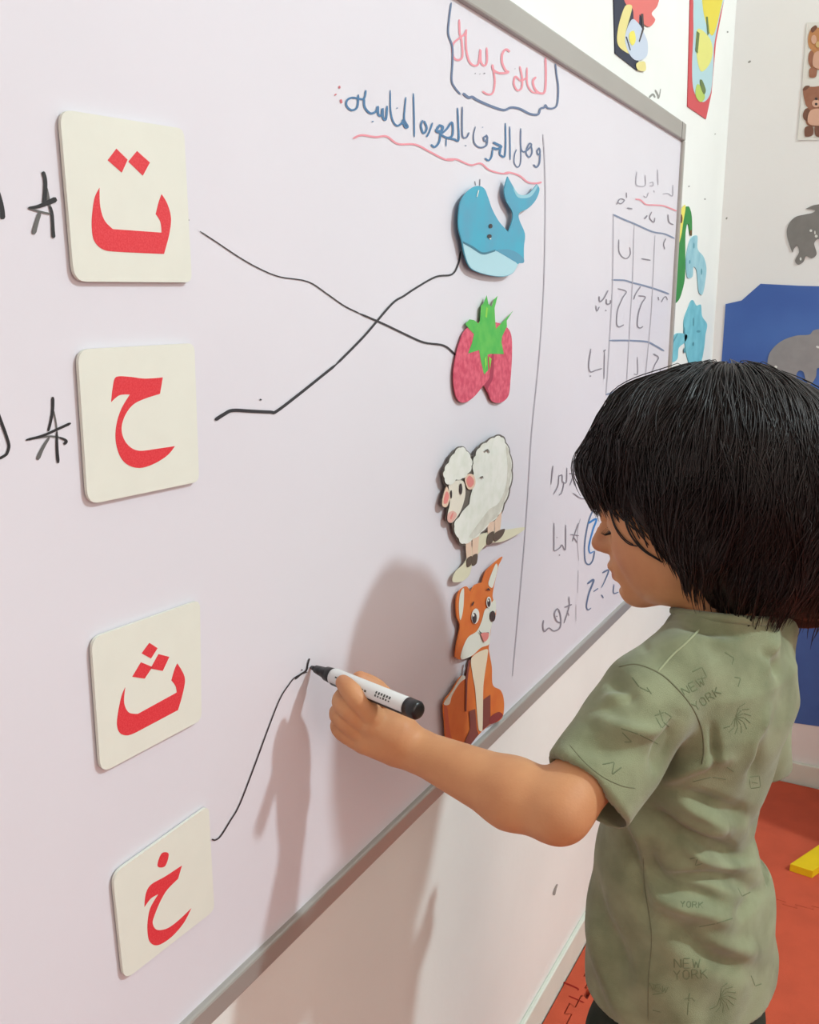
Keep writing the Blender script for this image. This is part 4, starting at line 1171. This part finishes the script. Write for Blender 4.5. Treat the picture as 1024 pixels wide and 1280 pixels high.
sh.cut(half(A1 + sd * .002, sd, 0, 0, .075), A1 - .1, A1 + .1, .003)
sh.cone(A1 - sd * .016, A1 + sd * .03, .0256, .0262, .001, -1)
sh.cone(SE - sd * .020, SE + sd * .03, .0245, .0262, .001, -1)
sh.cut(half(RSE + rd * .004, rd, 0, 0, .06), RSE - .09, RSE + .09, .003)
sh.cone(RSE - rd * .03, RSE + rd * .03, .029, .032, .002, -1)
nd = unit(NT - NB)
sh.cut(half(NB + nd * .018, nd, 0, 0, .08), NB - .1, NB + .1, .003)
sh.cone(NB - nd * .002, NB + nd * .05, .0355, .038, .002, -1)
sh.add(lambda x, y, z: x * 0 + y * 0 + z * 0 + 1, (0, 0, 0), (0, 0, 0), .01)
sh.cut(loft([.45, .525, .54], [.091, .092, .06], [.073, .072, .04], [0, .001, .002], 2.35), (.1, .55, .4), (.6, 1.15, .56), .002)
X = axis_grid(.12, .46, .0022, []); Y = axis_grid(.62, 1.02, .0022, []); Z = axis_grid(.49, .92, .0022, [])
V, Q = sh.mesh(X, Y, Z)
V = relax(V, Q, 2, .5)
# folds of the cloth: ridges and valleys pressed along the creases seen in the photograph
T1 = lambda P: zo(720, 1000, 3.657, P)
T2 = lambda P: zo(690, 740, 3.2, P)
FOLDS = [  # path, width px, height m (negative = valley)
    (T1([(440, 120), (560, 190), (680, 250), (740, 280)]), 15, -.0075), (T1([(430, 90), (560, 140), (680, 130)]), 14, .004), (T1([(450, 170), (560, 250), (700, 290), (800, 300)]), 10, .0045),
    (T1([(320, 210), (350, 330), (420, 410), (560, 440), (650, 470)]), 14, -.0075), (T1([(440, 350), (560, 340), (700, 360), (820, 410)]), 12, -.006), (T1([(430, 320), (600, 320), (720, 320)]), 10, .004),
    (T1([(350, 380), (420, 450), (560, 500), (700, 560)]), 18, .006), (T1([(400, 540), (520, 640), (650, 720), (760, 770)]), 18, -.005), (T1([(560, 640), (700, 680), (820, 690)]), 16, .004),
    (T1([(220, 100), (260, 250), (300, 430), (330, 560)]), 12, -.004), (T1([(230, 60), (300, 180), (310, 330)]), 12, .004), (T1([(60, 300), (110, 520), (190, 680), (240, 800)]), 12, -.004), (T1([(70, 560), (110, 740), (180, 900), (240, 1000)]), 12, .004),
    (T1([(350, 60), (430, 130), (500, 220)]), 13, -.006), (T1([(860, 400), (800, 470), (740, 540)]), 12, -.003), (T1([(800, 90), (850, 200), (870, 300)]), 9, -.003),
    (T2([(430, 770), (520, 720), (620, 680), (700, 660)]), 10, .004), (T2([(500, 510), (460, 620), (420, 740)]), 14, -.006), (T2([(440, 780), (560, 830), (700, 880), (790, 890)]), 14, -.006),
    (T2([(480, 800), (580, 870), (700, 920)]), 12, .005), (T2([(640, 540), (650, 640), (640, 700)]), 8, -.004), (T2([(860, 470), (820, 580), (790, 680)]), 10, .004), (T2([(830, 560), (820, 680), (800, 760)]), 10, -.004),
    (T2([(850, 240), (890, 290), (900, 340)]), 8, -.004), (T2([(910, 120), (880, 220), (870, 300)]), 7, .003), (T2([(170, 500), (260, 540), (380, 560), (480, 540)]), 14, .004), (T2([(110, 600), (220, 640), (340, 640)]), 16, -.003),
    (T2([(230, 340), (300, 400), (330, 440)]), 14, -.004), (T2([(200, 440), (250, 420), (330, 400)]), 10, .003), (T2([(480, 120), (600, 150), (760, 170)]), 9, -.003), (T2([(460, 200), (620, 190), (720, 230)]), 12, .002),
    (T2([(60, 650), (160, 800), (260, 860)]), 12, .002), (T2([(350, 180), (380, 240)]), 8, -.001)]
N_ = vnormals(V, Q)
u, v, dep = project(V)
cdir = V - np.array((CD, 0, CH)); cdir /= np.linalg.norm(cdir, axis=1, keepdims=True)
face = np.clip(-(N_ * cdir).sum(1) * 2.5, 0, 1)
disp = np.zeros(len(V))
P2 = np.stack([u, v], 1)
for path, wd, amp in FOLDS:
    C_ = np.array(catmull(path, 6)); best = np.full(len(V), 1e9); tt = np.zeros(len(V))
    for i in range(len(C_) - 1):
        a, b = C_[i], C_[i + 1]; ab = b - a; t = np.clip(((P2 - a) @ ab) / (ab @ ab), 0, 1)
        d = np.hypot(*(P2 - a - t[:, None] * ab).T); m = d < best; best[m] = d[m]; tt[m] = (i + t[m]) / (len(C_) - 1)
    disp += amp * 1.9 * np.exp(-(best / (wd * .8)) ** 2) * np.sin(np.pi * np.clip(tt * .9 + .05, 0, 1)) ** .6
# gentle overall rumple of the cloth, all round
disp = np.clip(disp, -.0075, .009) * np.clip((np.linalg.norm(V - SE, axis=1) - .034) / .02, .0, 1)
rum = .0011 * np.sin(V[:, 2] * 95 + V[:, 0] * 60 + 2 * np.sin(V[:, 1] * 35)) + .0009 * np.sin(V[:, 0] * 120 - V[:, 2] * 50 + V[:, 1] * 80)
inner = (np.abs(sh.val(V)) > .003)
V = V + N_ * (disp * face + rum)[:, None]
V = relax(V, Q, 1, .4)
M_shirt = mat('green_marl_jersey', (146, 150, 118), .9, .15, rgb2=(120, 124, 94), nscale=26, detail=9, bump=.35, bscale=1400, sheen=.25)
shirt = par(link('t_shirt', mesh_np('t_shirt', V, Q, M_shirt), M_shirt), PERSON)
shirt['label'] = 'muted green t-shirt with darker lettering print'
SB = BVHTree.FromPolygons([tuple(p) for p in V], [tuple(int(i) for i in q) for q in Q])
M_seam = mat('shirt_seam', (112, 112, 86), .9)
M_seaml = mat('shirt_seam_light', (164, 168, 134), .9)
draped_tube('armhole_seam', SB, [T2([(265, 300), (340, 290), (430, 325), (500, 385), (560, 460), (600, 550), (608, 640), (600, 690)])], .0009, M_seam, shirt, -.0002)
draped_tube('shoulder_seam', SB, [T2([(425, 318), (480, 255), (530, 210), (590, 150)])], .0009, M_seaml, shirt, 0)
draped_tube('side_seam', SB, [T1([(308, 260), (315, 400), (340, 560), (345, 660), (332, 820), (330, 1010)])], .0006, M_seam, shirt, -.0002)
draped_tube('sleeve_hem_stitch', SB, [T2([(70, 610), (130, 680), (205, 740), (280, 775), (335, 785)])], .0004, M_seam, shirt, 0)
# collar rib
Cc = NB + nd * .017
a1 = unit(np.cross(nd, (0, 1, 0))); a2 = np.cross(nd, a1)
ring = np.array([Cc + a1 * math.cos(t) * .0395 + a2 * math.sin(t) * .0395 for t in np.linspace(0, 2 * math.pi, 49)])
v_, q_ = tube_arrays(ring[None], np.full((1, 49), .0042), 8)
rb = link('neck_rib', mesh_np('neck_rib', v_, q_, M_shirt), M_shirt); rb.parent = shirt
# print: lettering and sketchy marks lying on the cloth
M_print = mat('shirt_print', (113, 121, 93), .9, .1)
LET = {'N': [[(0, 1), (0, 0), (.7, 1), (.7, 0)]], 'E': [[(.7, 0), (0, 0), (0, 1), (.7, 1)], [(0, .5), (.6, .5)]], 'W': [[(0, 0), (.2, 1), (.4, .3), (.6, 1), (.8, 0)]],
       'Y': [[(0, 0), (.35, .5), (.7, 0)], [(.35, .5), (.35, 1)]], 'O': [[(.35, 0), (.05, .2), (.05, .8), (.35, 1), (.65, .8), (.65, .2), (.35, 0)]],
       'R': [[(0, 1), (0, 0), (.5, .05), (.6, .3), (.4, .5), (0, .5)], [(.35, .5), (.7, 1)]], 'K': [[(0, 0), (0, 1)], [(.65, 0), (0, .55)], [(.2, .45), (.7, 1)]]}


def word(txt, x, y, s, ang=0, sx=1.0):
    L_ = []
    for i, ch in enumerate(txt):
        for st in LET[ch]:
            pp = [((i * .95 + p[0]) * s * sx, p[1] * s) for p in st]
            L_.append([(x + p[0] * math.cos(ang) - p[1] * math.sin(ang), y + p[0] * math.sin(ang) + p[1] * math.cos(ang)) for p in pp])
    return L_


def straight(lines):
    out = []
    for l in lines:
        for i in range(len(l) - 1): out.append([l[i], ((l[i][0] + l[i + 1][0]) / 2, (l[i][1] + l[i + 1][1]) / 2), l[i + 1]])
    return out


def printed(name, lines, rad=.0006, label=None):
    o = draped_tube(name, SB, straight(lines), rad * 1.25, M_print, shirt, -rad * .75, label, 5)
    if o: o['kind'] = 'stuff'
    return o


printed('printed_lettering', word('NEW', 851, 860, 11, -.5) + word('YORK', 864, 880, 11, -.6), .0008, 'NEW YORK print on the upper back')
printed('printed_lettering', word('NEW', 843, 1198, 12, 0) + word('YORK', 842, 1213, 12, -.05), .0007, 'NEW YORK print near the hem')
printed('printed_lettering', word('YORK', 851, 1126, 8, .05), .0006, 'YORK print at the waist')
printed('printed_lettering', word('NEW', 812, 1228, 9, .2), .0005, 'NEW print beside the side seam')
sq = lambda x, y, r, n, sd_: [[(x + r * random.Random(sd_ + i).uniform(-1, 1), y + r * random.Random(sd_ + 50 + i).uniform(-1, 1)) for i in range(n)]]
printed('printed_sketch', [T2([(410, 495), (450, 480), (480, 500), (440, 545), (415, 500)]), T2([(430, 470), (445, 520), (470, 540)]), T2([(275, 545), (350, 570), (430, 610)]), T2([(280, 560), (320, 600), (290, 600)]),
                           T2([(200, 690), (250, 680), (240, 730), (280, 700)]), T2([(90, 720), (130, 760), (100, 770), (70, 740)]), T2([(150, 760), (190, 790)]), T2([(320, 340), (350, 380), (390, 400)]), T2([(380, 380), (400, 410)])], .0006, 'sketchy dark green print on the sleeve')
printed('printed_sketch', [T2([(730, 340), (755, 345), (745, 380)]), T2([(690, 240), (730, 265), (720, 290)]), T2([(560, 320), (600, 300), (620, 340), (580, 350)])], .0006)
pal = []
for i in range(9):
    a = -1.2 + i * .42; cx_, cy_ = T2([(735, 500)])[0]
    pal.append([(cx_, cy_), (cx_ + 11 * math.cos(a), cy_ + 13 * math.sin(a)), (cx_ + 20 * math.cos(a + .3), cy_ + 22 * math.sin(a + .3))])
printed('printed_sketch', pal, .0006, 'palm tree print on the back')
pal = []
for i in range(9):
    a = -1.4 + i * .42; cx_, cy_ = T1([(660, 900)])[0]
    pal.append([(cx_, cy_), (cx_ + 10 * math.cos(a), cy_ + 12 * math.sin(a)), (cx_ + 21 * math.cos(a + .3), cy_ + 20 * math.sin(a + .3))])
printed('printed_sketch', pal + [T1([(520, 880), (515, 920), (510, 985)]), T1([(495, 910), (530, 905), (545, 920)]), T1([(345, 840), (380, 850), (400, 880), (350, 890)]), T1([(350, 960), (390, 970)]), T1([(560, 580), (640, 565), (720, 540)]),
                           T1([(740, 400), (760, 440), (800, 420)]), T1([(520, 270), (560, 260), (545, 300), (580, 290)]), T1([(800, 800), (820, 850), (850, 840)])], .0006, 'sketchy dark green print near the hem')
printed('printed_sketch', [T2([(790, 740), (830, 735), (835, 780), (795, 785), (790, 745)]), T2([(800, 760), (825, 765)]), T2([(560, 760), (640, 740), (700, 750)]), T2([(700, 700), (730, 720)])], .0006)

# ---- trousers
M_tr = mat('dark_trousers', (44, 50, 42), .9, .2, bump=.3, bscale=900)
tr = Sdf()
tr.add(loft([.40, .44, .50, .54], [.090, .088, .086, .080], [.068, .067, .066, .062], [0, 0, 0, 0]), (.1, .5, .35), (.6, 1.1, .56), .02)
for h_, (kn, an) in zip(HIP, FT):
    tr.cone(h_, kn, .060, .044, .015); tr.cone(kn, an + (0, 0, .02), .044, .034, .015)
    tr.cut(half(an + (0, 0, .018), (0, 0, -1), 0, 0, .06), an - .08, an + .06, .002)
    tr.cone(an - (0, 0, .02), an + (0, 0, .04), .030, .032, .002, -1)
V, Q = tr.mesh(axis_grid(.15, .50, .0045, []), axis_grid(.60, 1.05, .0045, []), axis_grid(.03, .56, .0045, []))
N_ = vnormals(V, Q)
V = V + N_ * (.0018 * np.sin(V[:, 2] * 90 + np.sin(V[:, 0] * 50) * 2))[:, None]
par(link('trousers', mesh_np('trousers', relax(V, Q, 2), Q, M_tr), M_tr), PERSON)['label'] = 'dark green trousers'

# ---- hair: a full bob over the skull
M_hair = mat('dark_hair', (26, 19, 18), .5, .35, rgb2=(34, 25, 22), nscale=60)
hr = Sdf()
hr.ell(hd(-6, 0, 4), AXH, (.096, .081, .084), .01)
WA = ((1, 0, 0), (0, 1, 0), (0, 0, 1))


def hp_(u_, v_, dd): return W(u_, v_, dd)


hr.ell(hp_(905, 572, .835), WA, (.085, .092, .074), .03)
hr.ell(hp_(935, 640, .835), WA, (.075, .085, .085), .03)              # side curtain
hr.ell(hp_(975, 620, .865), WA, (.066, .085, .095), .03)              # back
hr.ell(hp_(1000, 715, .870), WA, (.050, .055, .050), .02)             # nape curls
hr.ell(hp_(925, 715, .815), WA, (.048, .045, .036), .02)              # side below the ear
hr.cone(hp_(805, 540, .820), hp_(750, 583, .825), .038, .017, .02)    # bangs
hr.cone(hp_(792, 565, .800), hp_(768, 588, .805), .030, .012, .015)
hr.cone(hp_(840, 600, .775), hp_(872, 690, .775), .022, .018, .015)   # curtain over the cheek
# clear the face
fc = Sdf()
hr.ell(hd(88, -8, -52), AXH, (.062, .10, .047), .012, -1)
V, Q = hr.mesh(axis_grid(.10, .46, .0032, []), axis_grid(.62, 1.08, .0032, []), axis_grid(.78, 1.14, .0032, []))
print('hair hull', len(V))
N_ = vnormals(V, Q)
ang_ = np.arctan2((V - HC) @ HB, (V - HC) @ HA)
V = V + N_ * (.0022 * np.sin(ang_ * 17 + (V[:, 2] - HC[2]) * 30 + 1.5 * np.sin(ang_ * 5)) * np.clip((HC[2] + .06 - V[:, 2]) / .08, 0, 1))[:, None]
V = relax(V, Q, 2)
hairhull = par(link('hair', mesh_np('hair', V, Q, M_hair), M_hair), PERSON)
hairhull['label'] = 'dark brown bob hair with bangs'
# strands flowing over the hull
NS = 9000; MS = 18
N0 = vnormals(V, Q)
cand = rng.integers(0, len(V), 60000)
crown = hd(-42, -30, 80)
P = V[cand]; Nn = N0[cand]
up_w = np.clip((P[:, 2] - (HC[2] - .09)) / .15, .05, 1)
acc = rng.random(len(P)) < up_w * .8
acc &= (Nn[:, 2] > -.55)
P = P[acc][:NS]; n = len(P)
ph = rng.random((n, 3)) * 6.28
step = .0048 + rng.random(n) * .0035
off = .0006 + rng.random(n) ** 2 * .0035 + (rng.random(n) < .03) * rng.random(n) * .004
path = [P.copy()]
last = None
wob = np.sin(P[:, 0] * 95 + P[:, 2] * 40 + 1.3) * .5 + np.sin(P[:, 1] * 130 + P[:, 2] * 30) * .45 + rng.normal(0, .12, n)        # locks share a sway
for i in range(MS - 1):
    g = hr.grad(P)
    away = P - crown; away /= np.linalg.norm(away, axis=1, keepdims=True) + 1e-9
    hgt = np.clip((P[:, 2] - HC[2] - .02) / .06, 0, 1)[:, None]
    d = away * (.35 + .9 * hgt) + np.array((0, 0, -1.0)) * (1.1 - .6 * hgt)
    d = d + np.cross(g, (0, 0, 1)) * (wob * np.sin(i * .30 + ph[:, 0] * .2 + .4))[:, None]
    d -= g * (d * g).sum(1, keepdims=True)
    L = np.linalg.norm(d, axis=1, keepdims=True); d = d / (L + 1e-9)
    if last is not None: d = .55 * d + .45 * last; d /= np.linalg.norm(d, axis=1, keepdims=True)
    under = (g[:, 2] < -.45)[:, None]
    d = np.where(under & (last is not None), (last if last is not None else d) * .6 + np.array((0, 0, -.4)) - g * np.array((1, 1, 0)) * .25, d)
    d /= np.linalg.norm(d, axis=1, keepdims=True) + 1e-9
    P = P + d * step[:, None] * np.where(under, .35, 1)
    val = hr.val(P)
    P = np.where(under, P, P - g * (val - off)[:, None])
    path.append(P.copy()); last = d
path = np.stack(path, 1)
path += .0010 * np.stack([np.sin(np.linspace(0, 5, MS)[None] + ph[:, :1]), np.sin(np.linspace(0, 4, MS)[None] + ph[:, 1:2]), np.zeros((n, MS))], 2)
# keep strands off the face
hq = path - HC; fa, fb, fcz = hq @ HA * 1e3, hq @ HB * 1e3, hq @ HU * 1e3
onface = ((fa > 45) & (fcz < -17) & (fcz > -110) & (fb < 80)).sum(1) > 0
path = path[~onface]; n = len(path)
rad = np.tile(np.interp(np.linspace(0, 1, MS), [0, .15, .7, 1], [.0002, .00055, .0005, .00012]), (n, 1))
v_, q_ = tube_arrays(path, rad, 3)
M_str = mat('hair_strand', (28, 20, 19), .42, .4, rgb2=(36, 26, 24), nscale=30)
st = link('hair_strands', mesh_np('hair_strands', v_, q_, M_str), M_str); st.parent = hairhull; tag(st, kind='stuff')
print('strands', n)
# loose locks over the temple and cheek
H3 = lambda P: zo(720, 590, 6.4, P)
locks = [H3([(230, -40), (262, 100), (275, 260), (310, 400), (360, 500), (430, 570), (500, 590)]), H3([(240, -60), (272, 120), (285, 290), (330, 430), (400, 530), (470, 580)]),
         H3([(330, -40), (370, 200), (395, 350), (430, 470), (500, 580), (580, 650), (680, 700)]), H3([(340, -60), (385, 230), (405, 370), (450, 500), (520, 590), (600, 660), (700, 720)]),
         H3([(350, -60), (400, 240), (420, 380), (480, 520), (560, 620), (660, 690)]), H3([(520, 300), (470, 350), (420, 380)]), H3([(160, -60), (180, 60), (205, 170), (225, 240)]), H3([(500, 0), (540, 250), (580, 450), (640, 600), (760, 740), (860, 830)]),
         H3([(180, -40), (215, 80), (250, 190), (262, 280)]), H3([(300, -20), (320, 120), (345, 240), (375, 330)]), H3([(430, 0), (450, 150), (480, 300), (520, 430), (560, 540)]), H3([(200, -60), (240, 60), (290, 200), (330, 280)]), H3([(400, -20), (430, 160), (470, 320)]), H3([(460, -10), (500, 200), (540, 380), (600, 520)])]
HB_ = BVHTree.FromPolygons([tuple(p) for p in body.data.vertices[0:0]] or [(0, 0, 0), (0, 0, 1e-6), (0, 1e-6, 0)], [(0, 1, 2)])
rr = random.Random(3)
for i in range(34):
    x0 = 752 + i * 1.9 + rr.uniform(-2, 2); y0_ = 596 + rr.uniform(0, 8); ln = 26 + (x0 - 752) * 1.0 + rr.uniform(0, 26)
    locks.append([(x0, y0_), (x0 + ln * .08, y0_ + ln * .35), (x0 + ln * .2, y0_ + ln * .7), (x0 + ln * (.3 + rr.uniform(0, .2)), y0_ + ln)])
draped_tube('loose_lock', BODY_BVH, locks, .00055, M_hair, hairhull, .0016, 'thin loose strands over the cheek', 4)

# ------------------------------------------------------------------ marker pen (held, a thing of its own)
M_white = mat('marker_barrel', (226, 224, 222), .35, .5)
M_blk = mat('marker_black', (26, 24, 25), .35, .5)
tip = np.array(on_wall(389, 834, BX + .0006)); endp = W(517, 886, .722)
ax = unit(endp - tip); LEN = float(np.linalg.norm(endp - tip)); print('marker length', LEN, endp)
m1 = unit(np.cross(ax, (0, 0, 1))); m2 = np.cross(m1, ax)
if m2[2] < 0: m2 = -m2


def lathe(name, prof, m, root, a0=0, a1=2 * math.pi, n=28, closed=True):
    V_ = []; Q_ = []
    full = abs(a1 - a0 - 2 * math.pi) < 1e-6
    K_ = n if full else n + 1
    for t, r in prof:
        for i in range(K_):
            a = a0 + (a1 - a0) * i / n
            V_.append(tip + ax * t + (m1 * math.cos(a) + m2 * math.sin(a)) * r)
    for j in range(len(prof) - 1):
        for i in range(n):
            b_ = (i + 1) % K_
            Q_.append((j * K_ + i, j * K_ + b_, (j + 1) * K_ + b_, (j + 1) * K_ + i))
    o = par(link(name, mesh_np(name, np.array(V_), np.array(Q_), m), m), root)
    return o


MK = empty('marker_pen', tuple(tip)); tag(MK, 'white-barrelled black whiteboard marker held in the child\'s hand', 'marker')
R0 = .0072
lathe('nib', [(0, .0003), (.0006, .0016), (.005, .0024), (.008, .0024)], M_blk, MK)
lathe('collar', [(.006, .0022), (.0065, .0034), (.013, .0042), (.020, .0050), (.0205, .0060), (.028, .0066), (.029, .0058), (.031, .0050)], M_blk, MK)
lathe('barrel', [(.0285, .0050), (.029, .0068), (.031, R0), (LEN - .006, R0), (LEN - .005, R0 - .0006)], M_white, MK)
lathe('end_plug', [(LEN - .0062, R0 - .001), (LEN - .006, R0 + .0003), (LEN + .004, R0 + .0002), (LEN + .0058, R0 - .001), (LEN + .0062, R0 - .003), (LEN + .0062, .0001)], M_blk, MK)
cv = unit(np.array((CD, 0, CH)) - (tip + endp) / 2); ang = math.atan2(cv @ m2, cv @ m1)
lathe('label_band', [(.0312, R0 + .00005), (.0314, R0 + .0002), (LEN - .0064, R0 + .0002), (LEN - .0062, R0 + .00005)], M_blk, MK, ang - 2.9, ang - .92, 20)
bl = lambda t0, t1, a0_, a1_: lathe('printed_text', [(t0, R0 + .00015), (t1, R0 + .00015)], mat('marker_print', (70, 70, 66), .5), MK, ang + a0_, ang + a1_, 3)
for i in range(6): bl(LEN - .036 + i * .003, LEN - .0343 + i * .003, .00 - .04 * (i % 2), .26)
for i in range(6): bl(LEN - .036 + i * .003, LEN - .0345 + i * .003, -.34, -.10 - .05 * (i % 3))
for i in range(7): bl(.052 + i * .0036, .0543 + i * .0036, -.30 + .06 * (i % 3), -.08)
bl(.038, .0405, -.1, .05)
